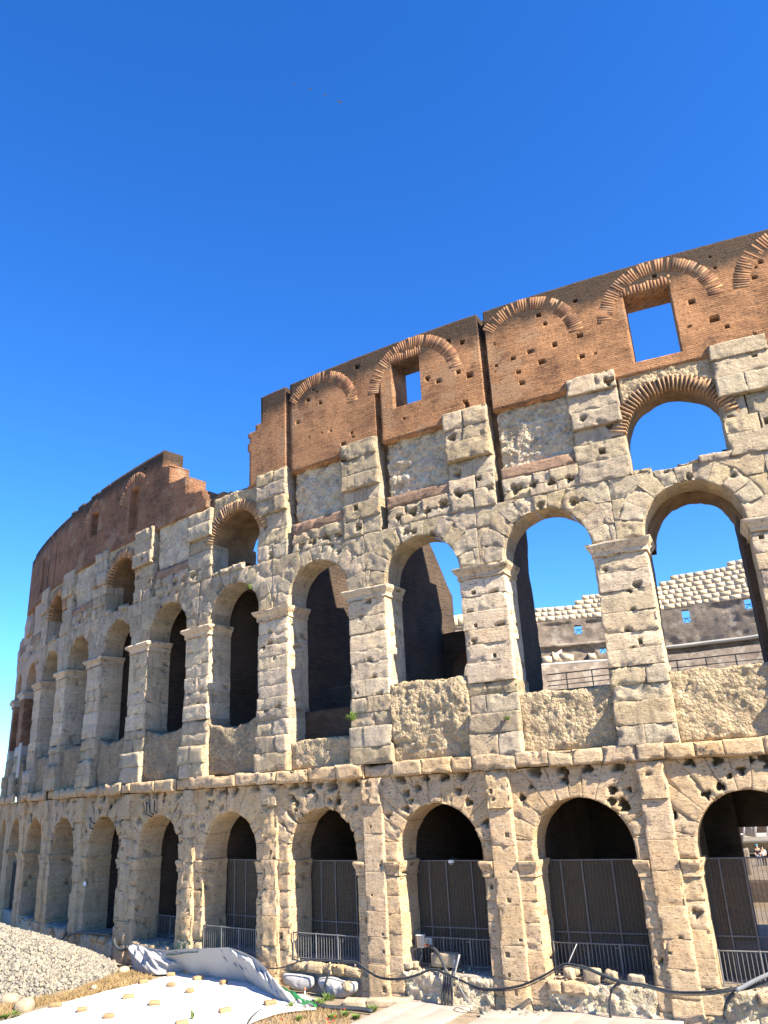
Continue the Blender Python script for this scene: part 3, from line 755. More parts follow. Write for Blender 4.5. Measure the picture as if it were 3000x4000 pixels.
for p in range(FIRST, LAST):                          # stacks of blocks over the piers
    rng = random.Random(1000 + p); st = part('attic_pier')
    u0, u1 = p * BAY + HW + (0.02 if p in slots or p in CARCH else 0), (p + 1) * BAY - HW + 0.1
    if p == 0: u0 = p * BAY + RC
    topz = 24.95 if p < 4 else 24.6 if p < 9 else 23.6 - (p - 9) * 1.0
    if p == 4: topz = 24.1
    m = MT['travr'] if p < 9 else MT['plaster']
    zs = courses(ZT2, topz, 0.7, 1.0, rng)
    for k, (z0, z1) in enumerate(zip(zs, zs[1:])):
        pr = (0.02, 0.0, -0.05, 0.16, 0.10, 0.14, 0.1)[min(k, 6)] + rng.uniform(-0.05, 0.05)
        spl = [u0, u1] if rng.random() < 0.4 else [u0, u0 + (u1 - u0) * rng.uniform(0.35, 0.65), u1]
        for q, (a, b) in enumerate(zip(spl, spl[1:])):
            boxstone('attic_block', st, m, a + (rng.uniform(-0.06, 0.06) if q else 0), b + (rng.uniform(-0.02, 0.08) if q == len(spl) - 2 and p + 1 not in CARCH else 0), z0, z1, -1.3, pr + rng.uniform(-0.04, 0.04), seed=rng.randrange(999),
                     rough=0.034, rfreq=3.4, chip=0.06, joint=0.010, exposed='F' + ('R' if q == 0 else '') + ('L' if q == len(spl) - 2 else '') + ('T' if k == len(zs) - 2 else ''), holes=holes_in(rng, a, b, z0, z1, rng.choice((0, 0, 1)), 0.1, 0.2, 0.4), depth_res=0.25)

backing = part('attic_core')                          # masonry behind the facing stones
for n in range(FIRST, LAST):
    if n not in CARCH: boxstone('core_masonry', backing, MT['rub'], n * BAY - HW - 0.25, n * BAY + HW + 0.25, 19.3, 24.7, -1.35, -1.0, rough=0.03, chip=0.0, res=0.4, joint=0.0)
    boxstone('core_masonry', backing, MT['rub'], n * BAY + RC + 0.1, (n + 1) * BAY - RC - 0.1, 19.3, 24.3 if n < 9 else 22.5, -1.28, -0.5, rough=0.03, chip=0.0, res=0.4, joint=0.0)

# brick arches of the attic openings
for n in CARCH:
    rng = random.Random(1100 + n); cu = n * BAY; ca = part('attic_arch')
    nb = 36 if n < 5 else 24
    a0 = math.radians(12)
    angs = np.linspace(a0, math.pi - a0, nb + 1)
    for k in range(nb):
        t0, t1 = angs[k] + 0.020, angs[k + 1] - 0.020
        L = 0.66 + rng.uniform(-0.05, 0.05); fr = rng.uniform(0.0, 0.07)
        f = lambda a, b, c, t0=t0, t1=t1, L=L, fr=fr: (cu + (RC + L * b) * np.cos(t1 + (t0 - t1) * a), ZSC + (RC + L * b) * np.sin(t1 + (t0 - t1) * a), -0.35 + (0.35 + fr) * c)
        hexblock('arch_brick', ca, MT['abrickw'], f, (0.2, 0.3, 0.3), rough=0.01, chip=0.02, res=0.25, seed=k, rim=False, joint=0.0)
    # barrel behind the ring
    def f(a, b, c):
        t = math.pi * a; r = RC + 0.02 + (0.62) * b
        edge = -(1.5 if n == 0 else 3.4) - 0.35 * fbm(np.stack([t * 2.5, a * 0 + n, a * 0], -1), 4, 19)
        return cu - r * np.cos(t), ZSC + r * np.sin(t), edge + (-0.08 - edge) * c
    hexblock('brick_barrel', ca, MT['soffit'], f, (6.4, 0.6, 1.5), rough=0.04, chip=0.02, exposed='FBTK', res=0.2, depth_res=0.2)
    if n in (4, 6, 8):
        boxstone('barrel_side', ca, MT['soffit'], cu + RC + 0.02, cu + RC + 0.9, 19.4, 22.0, -3.6, -1.25, rough=0.04, chip=0.0, exposed='FR', res=0.3, joint=0.0)
    if n in (6, 8):
        boxstone('barrel_back', ca, MT['brickin'], cu - RC - 0.3, cu + RC + 0.3, 19.4, 24.0, -4.0, -2.8, rough=0.04, chip=0.0, res=0.3, joint=0.0)
    # rubble filling above the arch up to the attic brick
    uL, uR = cu - HW, cu + HW
    def f2(a, b, c):
        u = uL + (uR - uL) * a; x = np.abs(u - cu)
        zl = np.where(x < RC + 0.64, ZSC + np.sqrt(np.maximum((RC + 0.60) ** 2 - x * x, 0)), ZSC)
        zl = np.minimum(zl, ZBR + 0.02)
        return u, zl + (ZBR + 0.12 - zl) * b, -0.9 + (0.9 - 0.07) * c
    hexblock('rubble_infill', ca, MT['rub'], f2, (uR - uL, 0.9, 0.8), rough=0.07, rfreq=3.0, chip=0.03, res=res_at(cu), exposed='FT', fine=0.6)

# ---- chases behind the slots
ch = part('wall_chase')
for n in slots:
    uu = n * BAY + HW
    boxstone('chase_back', ch, MT['soffit'], uu - 0.42, uu + 0.1, 19.3, 30.0 if n in (1, 2, 3) else 24.4, -1.4, -0.72, rough=0.06, chip=0.02, res=0.15)

# ---- brick attic
bw = part('brick_attic')
def put_holes(rng, u0, u1, n, avoid=()):
    out = []
    while len(out) < n:
        u, z = rng.uniform(u0, u1), rng.uniform(24.9, 29.4); w = rng.choice((0.12, 0.14, 0.18, 0.24))
        if any(a - 0.35 < u < b + 0.35 and c - 0.35 < z < d + 0.35 for (a, b, c, d) in avoid): continue
        if min(abs(u - round(u / BAY) * BAY - 0), 9) < 2.95 and abs(math.hypot(u - round(u / BAY) * BAY, z - 27.3) - 2.5) < 0.55: continue
        out.append((u, u + w, z, z + w * rng.uniform(0.8, 1.1), 0.4))
    return out
rng = random.Random(77)
W0 = (-0.14 * BAY, 0.185 * BAY, 25.03, 28.6); W2 = (1.88 * BAY, 2.15 * BAY, 26.23, 28.94)
sl = [((n + 0.275) * BAY, (n + 0.333) * BAY) for n in (1, 2, 3)]
cuts = [(*W0, None), (*W2, None), (sl[0][0], sl[0][1], 24.0, 30.6, 0.7), (sl[1][0], sl[1][1], 24.0, 28.35, 0.7), (sl[2][0], sl[2][1], 24.0, 30.6, 0.7)]
cuts += put_holes(rng, -0.95 * BAY, 3.6 * BAY, 48, [W0, W2] + [(a, b, 24, 31) for a, b in sl])
cuts += [(0.52 * BAY, 0.56 * BAY, 27.05, 27.3, 0.45), (0.83 * BAY, 0.875 * BAY, 26.2, 26.5, 0.45), (-0.42 * BAY, -0.36 * BAY, 26.1, 26.4, 0.45), (1.42 * BAY, 1.47 * BAY, 26.6, 26.95, 0.5)]
def top_right(u):
    s = u / BAY
    z = 99 + 0 * u
    z = np.where(s > 3.655, 28.4, z); z = np.where(s > 3.72, 28.05, z)
    return z
edge_fn = lambda U, Z: U < 3.82 * BAY + 0.03 * fbm(np.stack([Z * 2, U * 0, U * 0], -1), 2, 4)
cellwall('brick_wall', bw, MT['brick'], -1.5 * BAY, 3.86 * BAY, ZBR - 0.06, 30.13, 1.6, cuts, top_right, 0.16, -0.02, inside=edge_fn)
# left length with its stepped break
prof_s = np.array([4.42, 4.50, 4.765, 4.77, 5.085, 5.09, 5.215, 5.22, 9.0, 9.9, 10.4]); prof_z = np.array([24.7, 25.6, 25.9, 27.05, 27.15, 28.5, 28.65, 29.85, 29.65, 29.5, 29.5])
def top_left(u):
    return np.interp(u / BAY, prof_s, prof_z) + 0.09 * fbm(np.stack([u * 1.6, u * 0, u * 0], -1), 4, 8)
cutl = [(5.70 * BAY, 5.90 * BAY, 25.0, 28.25, 0.45), (6.72 * BAY, 6.92 * BAY, 26.4, 28.3, 0.45), (8.82 * BAY, 8.98 * BAY, 24.9, 28.2, 0.5), (8.54 * BAY, 8.585 * BAY, 24.4, 30.2, 0.35), (8.2 * BAY, 8.24 * BAY, 24.4, 28.3, 0.3)]
cutl += put_holes(rng, 4.9 * BAY, 8.9 * BAY, 26, [c[:4] for c in cutl])
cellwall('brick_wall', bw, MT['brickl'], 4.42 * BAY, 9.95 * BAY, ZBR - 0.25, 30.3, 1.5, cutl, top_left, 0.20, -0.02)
# the returns behind the break, seen end on
cellwall('broken_return', bw, MT['brick'], 4.06 * BAY, 4.48 * BAY, 24.0, 25.3, 1.2, (), lambda u: 24.6 + 0.45 * np.sin(np.clip((u / BAY - 4.06) / 0.42, 0, 1) * math.pi) + 0.1 * fbm(np.stack([u * 2, u * 0, u * 0], -1), 3, 2), 0.18, -0.35)
# relieving arches, brick by brick
for n in (-1, 0, 1, 2, 3):
    rng = random.Random(1200 + n); cu = n * BAY - (0.05 * BAY if n > -1 else 0); ra = part('relieving_arch')
    zc, Ri, L = 27.30, 2.13, 0.70
    nb = 58
    angs = np.linspace(math.radians(4), math.radians(176), nb + 1)
    for k in range(nb):
        tm = (angs[k] + angs[k + 1]) / 2
        uu = cu + (Ri + 0.35) * math.cos(tm)
        if any(a - 0.12 < uu < b + 0.12 for a, b in sl) and not (n == 2): continue
        if n == -1 and uu < -0.98 * BAY: continue
        if rng.random() < 0.03: continue
        g = 0.0022; t0, t1 = angs[k] + g, angs[k + 1] - g
        l = L + rng.uniform(-0.025, 0.025); fr = -0.0150 + rng.uniform(-0.0015, 0.002)
        f = lambda a, b, c, t0=t0, t1=t1, l=l, fr=fr: (cu + (Ri + l * b) * np.cos(t1 + (t0 - t1) * a), zc + (Ri + l * b) * np.sin(t1 + (t0 - t1) * a), -0.1 + (0.1 + fr) * c)
        hexblock('relieving_brick', ra, MT['abrick'], f, (0.2, 0.35, 0.2), rough=0.002, chip=0.006, res=0.36, seed=k, rim=False, joint=0.0)
for n in (5.82, 6.83):
    rng = random.Random(1300 + int(n)); cu = n * BAY; ra = part('relieving_arch'); zc, Ri, L = 27.2, 1.55, 0.6
    angs = np.linspace(math.radians(8), math.radians(172), 23)
    for k in range(22):
        if rng.random() < 0.12: continue
        t0, t1 = angs[k] + 0.008, angs[k + 1] - 0.008; fr = -0.016 + rng.uniform(-0.0015, 0.002)
        f = lambda a, b, c, t0=t0, t1=t1, fr=fr: (cu + (Ri + L * b) * np.cos(t1 + (t0 - t1) * a), zc + (Ri + L * b) * np.sin(t1 + (t0 - t1) * a), -0.1 + (0.1 + fr) * c)
        hexblock('arch_brick', ra, MT['abrick'], f, (0.2, 0.35, 0.2), rough=0.002, chip=0.006, res=0.36, seed=k, rim=False, joint=0.0)
for (wa, wb, wz) in ((W0[0], W0[1], W0[3]), (W2[0], W2[1], W2[3])):   # flat arches over the two windows
    fa = part('window_head'); nb = 15
    for k in range(nb):
        rr = random.Random(k); a = wa - 0.15 + (wb - wa + 0.3) * k / nb; b = wa - 0.15 + (wb - wa + 0.3) * (k + 1) / nb
        boxstone('head_brick', fa, MT['abrick'], a + 0.012, b - 0.012, wz + 0.0, wz + 0.48 + rr.uniform(-0.08, 0.05), -0.2, -0.008 + rr.uniform(-0.003, 0.005), rough=0.003, chip=0.012, res=0.3, rim=False, joint=0.0)

# ---- what lies behind the ring: vaults, radial walls, floors
core = part('inner_structure')
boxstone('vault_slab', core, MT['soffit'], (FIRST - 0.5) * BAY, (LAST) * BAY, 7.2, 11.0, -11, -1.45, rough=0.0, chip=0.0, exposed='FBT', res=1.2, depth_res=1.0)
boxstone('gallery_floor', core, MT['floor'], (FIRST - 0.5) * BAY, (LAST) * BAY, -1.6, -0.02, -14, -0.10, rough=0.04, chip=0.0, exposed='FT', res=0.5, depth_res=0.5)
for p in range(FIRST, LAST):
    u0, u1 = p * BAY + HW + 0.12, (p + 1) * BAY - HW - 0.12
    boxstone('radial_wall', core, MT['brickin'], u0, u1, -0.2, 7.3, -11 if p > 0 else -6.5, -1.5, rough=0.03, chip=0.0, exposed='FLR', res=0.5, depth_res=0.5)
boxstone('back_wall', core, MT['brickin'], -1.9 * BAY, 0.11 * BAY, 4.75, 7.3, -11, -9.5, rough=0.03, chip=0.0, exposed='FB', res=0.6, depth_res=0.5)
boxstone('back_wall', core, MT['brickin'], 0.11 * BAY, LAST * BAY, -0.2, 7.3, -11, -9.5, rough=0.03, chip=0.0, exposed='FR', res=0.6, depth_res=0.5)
RAD = {-1: [(11, 3.6), (17, 3.7), (20.2, 3.9), (20.6, 1.6)], 0: [(11, 2.1), (13.5, 3.0), (15.4, 3.7), (18.5, 3.6), (20.3, 2.4)], 1: [(11, 4.2), (13.2, 4.55), (15.7, 4.4), (17.3, 4.05), (19, 4.5), (21.5, 4.9)],
       2: [(11, 7.6), (17.6, 7.6), (18.3, 6.9), (19.2, 6.3), (20.4, 5.0), (21, 4.4)], 3: [(11, 7), (17, 7), (18.6, 6), (20.2, 5.1), (21.4, 4.6)]}
for p in range(FIRST, LAST):
    u0, u1 = p * BAY + HW + 0.10, (p + 1) * BAY - HW - 0.10
    pr = RAD.get(p, [(11, 9), (20, 9)])
    if p == -1: u1 += 0.38
    zz, dd = [q[0] for q in pr], [q[1] for q in pr]
    def f(a, b, c):
        z = 11 + (zz[-1] - 11) * b
        D = np.interp(z, zz, dd) + 0.14 * fbm(np.stack([z * 1.6, z * 0 + p, z * 0], -1), 4, 41)
        return u0 + (u1 - u0) * a, z, -D + (D - 1.5) * c
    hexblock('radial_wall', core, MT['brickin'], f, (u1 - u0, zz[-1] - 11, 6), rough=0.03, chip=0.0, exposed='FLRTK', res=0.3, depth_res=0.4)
boxstone('upper_vault', core, MT['soffit'], 3.75 * BAY, LAST * BAY, 19.3, 19.9, -9, -1.45, rough=0.03, chip=0.0, exposed='FBT', res=0.6, depth_res=0.5)
boxstone('upper_back_wall', core, MT['brickin'], 3.6 * BAY, LAST * BAY, 11, 19.4, -9.6, -8.8, rough=0.03, chip=0.0, exposed='FR', res=0.6, depth_res=0.5)
# stumps of vault behind the open upper arches
for n, t0d, dep in ((-1, 0, 3.7), (0, 0, 3.6)):
    cu = n * BAY
    def f(a, b, c, n=n, dep=dep):
        t = math.pi * a; r = R1 - 0.16 + 0.07 * fbm(np.stack([t * 2.2, c * 2, t * 0 + n], -1), 3, 29) + 0.75 * b
        D = dep + 0.3 * fbm(np.stack([t * 3, t * 0 + n * 3, t * 0], -1), 4, 23) - 0.9 * np.sin(t)
        return cu - r * np.cos(t), ZS2 + r * np.sin(t), -D + (D - 1.45) * c
    hexblock('vault_stump', core, MT['soffit'], f, (6.4, 0.55, 2.0), rough=0.05, chip=0.0, exposed='FBTK', res=0.2, depth_res=0.2)
# low passage behind the third arch
def f(a, b, c):
    u = 1.66 * BAY + 0.70 * BAY * a; zl = 11 + np.where(np.abs(u - 2.02 * BAY) < 1.5, 2.2 + 0.9 * np.sqrt(np.maximum(1 - ((u - 2.02 * BAY) / 1.5) ** 2, 0)), 0)
    return u, zl + (15.2 - zl) * b, -7.4 + 1.4 * c
hexblock('passage_wall', core, MT['brickin'], f, (4.4, 3.5, 1.4), rough=0.05, chip=0.02, exposed='FTBK', res=0.2, depth_res=0.3)

# ---- the far side of the seating bowl, seen through the open arches
FC = np.array([math.sin(math.radians(17)) * 78, math.cos(math.radians(17)) * 78])
def fw(az, z, r=0.0):                                 # az: degrees from the camera, as measured; wall arc of radius 75 about FC
    az = np.radians(np.asarray(az, float)); dx, dy = np.sin(az), np.cos(az)
    b = -(dx * FC[0] + dy * FC[1]); c = FC @ FC - (75.0 + r) ** 2
    k = -b + np.sqrt(b * b - c)
    return np.stack(np.broadcast_arrays(k * dx, k * dy, np.asarray(z, float)), -1)
far = part('far_seating_wall')
def farquad(name, m, a0, a1, z0, z1, r0, r1, n=6, rough=0.0):
    az = np.linspace(a0, a1, n + 1); V = []
    for a in az:
        for (z, r) in ((z0, r0), (z1, r0), (z1, r1), (z0, r1)): V.append(fw(a, z, r))
    V = np.array(V)
    if rough: V = V + (np.stack([vnoise(V * 1.7, q) for q in (1, 2, 3)], -1) - 0.5) * rough
    F = []
    for i in range(n):
        b = i * 4
        for k in range(4): F.append((b + k, b + (k + 1) % 4, b + 4 + (k + 1) % 4, b + 4 + k))
    F += [(3, 2, 1, 0), (n * 4, n * 4 + 1, n * 4 + 2, n * 4 + 3)]
    uv = np.stack([np.repeat(az, 4) * 2.6, V[:, 2]], 1)
    return centred(name, V, np.array(F), m, far, uv)
MT['farbrick'] = brickwork('far_brick', (0.24, 0.195, 0.155), (0.16, 0.13, 0.105), (0.25, 0.21, 0.175), 0, (0.6, 0.2), patch=(0.36, 0.325, 0.27))
SK = 153 / 150.0
def Z(z): return CAMH + (z - CAMH) * SK
fwins = [(13.35, 13.85, 33.3, 35.0), (14.9, 15.3, 29.4, 30.5), (20.72, 21.2, 33.3, 35.7), (24.75, 25.3, 34.2, 36.5)]
def far_brick():
    al = np.unique(np.round(np.concatenate([np.linspace(3, 33, 241), [x for w in fwins for x in w[:2]]]), 4))
    zl = np.unique(np.round(np.concatenate([[0, 8, 16, 21], np.arange(24, Z(36.3), 0.45), [Z(36.3)], [Z(x) for w in fwins for x in w[2:]]]), 3))
    A, Zz = np.meshgrid(al, zl, indexing='ij')
    Pn = np.stack([A * 2.6, Zz, A * 0], -1)
    rel = 0.22 * fbm(Pn * 0.5, 4, 81, 0.6) + 1.1 * np.clip(fbm(Pn * np.array([0.16, 0.30, 1]), 4, 83) - 0.12, 0, 0.3) * (Zz < Z(35.6)) * (Zz > 25)
    for w in fwins:                                     # dressed edges round the openings
        rel = np.where((A > w[0] - 0.3) & (A < w[1] + 0.3) & (Zz > Z(w[2]) - 0.9) & (Zz < Z(w[3]) + 0.9), 0.0, rel)
    V = fw(A, Zz, rel).reshape(-1, 3); n = len(zl); F = []; V = list(V)
    uv = list(np.stack([A * 2.6, Zz], -1).reshape(-1, 2))
    for i in range(len(al) - 1):
        for j in range(n - 1):
            a, z = (al[i] + al[i + 1]) / 2, (zl[j] + zl[j + 1]) / 2
            if any(w[0] < a < w[1] and Z(w[2]) < z < Z(w[3]) for w in fwins): continue
            F.append((i * n + j, (i + 1) * n + j, (i + 1) * n + j + 1, i * n + j + 1))
    for w in fwins:
        c = [(w[0], Z(w[2])), (w[1], Z(w[2])), (w[1], Z(w[3])), (w[0], Z(w[3]))]; b = len(V)
        for (a, z) in c: V.append(fw(a, z, 0)); V.append(fw(a, z, 1.6)); uv += [(a * 2.6, z), (a * 2.6 + 1.6, z)]
        for k in range(4): F.append((b + 2 * k, b + 2 * ((k + 1) % 4), b + 2 * ((k + 1) % 4) + 1, b + 2 * k + 1))
    centred('far_brick_wall', np.array(V), np.array(F), MT['farbrick'], far, np.array(uv))
    for w in fwins:                                     # little crossed railings in the openings
        for (p0, p1) in (((w[0], Z(w[2]) + 0.9), (w[1], Z(w[2]) + 0.9)), ((w[0], Z(w[2])), ((w[0] + w[1]) / 2, Z(w[2]) + 0.9)), (((w[0] + w[1]) / 2, Z(w[2]) + 0.9), (w[1], Z(w[2])))):
            V_, F_ = tube_mesh([fw(*p0, 0.4), fw(*p1, 0.4)], 0.06, 5); centred('window_rail', V_, F_, MT['dsteel'], far)
rng = random.Random(21)
def fartop(a): return float(np.interp(a, [9, 10.7, 13.8, 14.0, 15.4, 18.5, 19.5, 20.4, 21.2, 23, 25.6, 27], [38.4, 38.7, 39.0, 40.1, 40.2, 40.2, 40.6, 41.6, 42.0, 42.3, 42.8, 43]))
far_n = 0
for rowi in range(8):
    for (lo, hi) in ((10.2, 15.9), (19.0, 26.4)):
        a = lo + rng.uniform(0, 0.2)
        while a < hi:
            w = rng.uniform(0.34, 0.75); z0 = 36.2 + rowi * 0.86; h = 0.86
            if z0 < fartop(a + w / 2) - 0.35 and far_n < 295:
                farquad('far_wall_block', MT['trav'], a + 0.004, a + w - 0.004, Z(z0 + 0.01), Z(z0 + h - 0.01), -rng.uniform(0.03, 0.05), 2.0, 1, 0.0); far_n += 1
            a += w
for (a0, a1) in ((4.0, 10.2), (16.2, 18.9), (26.9, 33.0)):
    for q in range(int((a1 - a0) / 0.9)):
        b0 = a0 + (a1 - a0) * q / int((a1 - a0) / 0.9); b1 = a0 + (a1 - a0) * (q + 1) / int((a1 - a0) / 0.9)
        farquad('far_rim', MT['trav'], b0, b1, Z(36.2), Z(fartop(b0) - 0.3 + 0.4 * ((q * 0.37) % 1)), -0.05, 2.0, 3)
# terraces and ledges below
FAR_LATER = far_brick
for (a0, a1, z, r, mm) in ((9, 17, 28.0, -2.2, 'marble'), (18, 28, 29.4, -1.6, 'marble'), (9, 17, 31.6, -0.6, 'farbrick')):
    farquad('terrace_ledge', MT[mm], a0, a1, Z(z - 0.5), Z(z), r, 1.5, 8, 0.2)
farquad('lower_terrace', MT['farbrick'], 3, 33, 0, Z(27.4), -4.0, 1.0, 20, 0.2)
for (a, z, s) in ((11.2, 29.5, 1.5), (11.9, 30.0, 1.2), (12.6, 29.4, 1.6), (14.3, 29.3, 1.2)):
    farquad('fallen_masonry', MT['trav'], a - 0.25 * s, a + 0.25 * s, Z(28.0), Z(z), -2.0, 0.5, 2, 0.9)

# ------------------------------------------------------------------ generic small builders
def tube_mesh(path, r, sides=8, smooth=True, step=None):
    P = np.asarray(path, float)
    if step:                                           # Catmull-Rom through the points
        Q = np.vstack([2 * P[0] - P[1], P, 2 * P[-1] - P[-2]]); out = []
        for i in range(1, len(Q) - 2):
            n = max(2, int(np.linalg.norm(Q[i + 1] - Q[i]) / step))
            for t in np.linspace(0, 1, n, endpoint=False):
                a, b, c, d = Q[i - 1], Q[i], Q[i + 1], Q[i + 2]
                out.append(0.5 * (2 * b + (c - a) * t + (2 * a - 5 * b + 4 * c - d) * t * t + (3 * b - a - 3 * c + d) * t ** 3))
        P = np.array(out + [Q[-2]])
    T = np.gradient(P, axis=0); T /= np.maximum(np.linalg.norm(T, axis=1, keepdims=True), 1e-9)
    up = np.where(np.abs(T[:, 2:3]) > 0.95, np.array([[1.0, 0, 0]]), np.array([[0, 0, 1.0]]))
    A = np.cross(T, up); A /= np.maximum(np.linalg.norm(A, axis=1, keepdims=True), 1e-9); B = np.cross(T, A)
    rr = np.broadcast_to(np.asarray(r, float), (len(P),))
    th = np.arange(sides) * 2 * math.pi / sides
    V = P[:, None, :] + rr[:, None, None] * (np.cos(th)[None, :, None] * A[:, None, :] + np.sin(th)[None, :, None] * B[:, None, :])
    V = V.reshape(-1, 3); F = []
    for i in range(len(P) - 1):
        for k in range(sides):
            F.append((i * sides + k, i * sides + (k + 1) % sides, (i + 1) * sides + (k + 1) % sides, (i + 1) * sides + k))
    return V, F + [tuple(range(sides))[::-1], tuple(range((len(P) - 1) * sides, len(P) * sides))]

def tube(name, path, r, m, parent=None, sides=8, step=None, smooth=True):
    V, F = tube_mesh(path, r, sides, step=step)
    return centred(name, V, F, m, parent, smooth=smooth)

def obox(name, c, ex, ey, ez, m, parent=None, bev=0.0, rough=0.0, seed=0, n=1):
    """a box about c with half-axes ex, ey, ez, corners cut by bev and faces roughened"""
    c, ex, ey, ez = (np.asarray(x, float) for x in (c, ex, ey, ez))
    lin = [-1.0, 1.0] if not bev else [-1.0, -1 + bev, *np.linspace(-1 + bev, 1 - bev, n + 1)[1:-1], 1 - bev, 1.0]
    k = len(lin); V, idx, F = [], {}, []
    def vid(a, b, d):
        if (a, b, d) not in idx:
            x, y, z = lin[a], lin[b], lin[d]
            if bev:
                q = sum(1 for t in (a, b, d) if t in (0, k - 1))
                if q >= 2:
                    s_ = 1 - bev * (0.55 if q == 2 else 0.75)
                    x, y, z = (x * s_ if a in (0, k - 1) else x), (y * s_ if b in (0, k - 1) else y), (z * s_ if d in (0, k - 1) else z)
            idx[(a, b, d)] = len(V); V.append(c + ex * x + ey * y + ez * z)
        return idx[(a, b, d)]
    for a in range(k - 1):
        for b in range(k - 1):
            F += [(vid(a, b, 0), vid(a, b + 1, 0), vid(a + 1, b + 1, 0), vid(a + 1, b, 0)), (vid(a, b, k - 1), vid(a + 1, b, k - 1), vid(a + 1, b + 1, k - 1), vid(a, b + 1, k - 1)),
                  (vid(a, 0, b), vid(a + 1, 0, b), vid(a + 1, 0, b + 1), vid(a, 0, b + 1)), (vid(a, k - 1, b), vid(a, k - 1, b + 1), vid(a + 1, k - 1, b + 1), vid(a + 1, k - 1, b)),
                  (vid(0, a, b), vid(0, a, b + 1), vid(0, a + 1, b + 1), vid(0, a + 1, b)), (vid(k - 1, a, b), vid(k - 1, a + 1, b), vid(k - 1, a + 1, b + 1), vid(k - 1, a, b + 1))]
    V = np.array(V)
    if rough: V = V + (np.stack([vnoise(V * 4.1 + seed, q + seed) for q in (1, 2, 3)], -1) - 0.5) * 2 * rough
    return centred(name, V, np.array(F), m, parent)

def frame_at(u):                                       # along-the-wall and outward directions
    t = fac(u + 0.05, 0, 0) - fac(u - 0.05, 0, 0); t /= np.linalg.norm(t)
    nn = fac(u, 0, 1) - fac(u, 0, 0)
    return t, nn

FAR_LATER()

# ---- masonry under the sills
for n in range(0, 9):
    pl = part('sill_masonry')
    u0, u1 = n * BAY - HW - 0.02, n * BAY + HW + 0.02
    zt = -0.06
    lo = -1.45
    sheetwall('rubble_infill', pl, MT['rub2'] if n != 3 else MT['rub'], u0, u1, lo, lambda u, zt=zt: zt + 0.05 * fbm(np.stack([u * 2, u * 0, u * 0], -1), 3, 11),
              lambda u, z, n=n: 0.02 + 0.08 * fbm(np.stack([u, z, u * 0 + n], -1), 3, 17) - (0.55 if n == 3 else 0.0) * (z < -0.45), -0.7, seed=n, amp=0.11, freq=2.6, res=res_at(n * BAY), amp2=0.7)
    rng = random.Random(1500 + n)
    u = u0 + 0.05
    while u < u1 - 0.5:
        w = min(rng.uniform(0.5, 1.1), u1 - u)
        if rng.random() < (0.75 if n == 3 else 0.4):
            boxstone('sill_stone', pl, MT['travw'], u, u + w - 0.02, -0.42, 0.0 + rng.uniform(-0.06, 0.05), -0.6, 0.12 + rng.uniform(-0.05, 0.06), seed=rng.randrange(999), rough=0.06, chip=0.1, exposed='FTLRB', depth_res=0.2)
        u += w

# ------------------------------------------------------------------ fences, screens, gate
def bar_mesh(r, h, sides=6):
    V, F = tube_mesh([(0, 0, 0), (0, 0, h)], r, sides); me = new_mesh(V, F); return me

def fence(n, d, label, h=1.12, ua=-HW + 0.1, ub=HW - 0.1, mat='steel', z=0.02, group='steel barrier fences in the ground arches'):
    cu = n * BAY; base = fac(cu, z, d)
    f = empty('barrier_fence', base); tag(f, label, 'fence', group)
    a, b = cu + ua, cu + ub
    def P(u, zz): return fac(u, z + zz, d)
    us = np.linspace(a, b, 12)
    tube('top_rail', [P(u, h) for u in us], 0.028, MT[mat], f, 6)
    tube('bottom_rail', [P(u, 0.10) for u in us], 0.022, MT[mat], f, 6)
    me = bar_mesh(0.014, h - 0.10); me.materials.append(MT[mat]); pm = bar_mesh(0.034, h + 0.04, 8); pm.materials.append(MT[mat])
    nb = int((b - a) / 0.15)
    for k in range(1, nb):
        o = bpy.data.objects.new('bar', me); COL.objects.link(o); o.parent = f; o.location = P(a + (b - a) * k / nb, 0.10) - base
    for q in (0.0, 0.31, 0.64, 1.0):
        o = bpy.data.objects.new('post', pm); COL.objects.link(o); o.parent = f; o.location = P(a + (b - a) * q, 0.0) - base
    tube('latch', [P(a + (b - a) * 0.36, h - 0.12), P(a + (b - a) * 0.325, h - 0.12)], 0.02, MT[mat], f, 6)
    return f
fence(0, -0.45, 'steel barrier fence in the arch cut by the right edge of the picture')
fence(1, -1.05, 'steel barrier fence behind the row of loose pale blocks')
fence(2, -0.95, 'steel barrier fence that carries the two electrical boxes')
fence(3, -0.15, 'steel barrier fence on the sill above the white sacks')
fence(4, -0.10, 'steel barrier fence rising behind the peak of the draped white tarp')
fence(5, -1.45, 'steel barrier fence deep in the arch beside the hanging end of the white tarp')
fence(6, -1.75, 'dark barrier fence deep in the arch above the black cable loop', mat='dsteel')

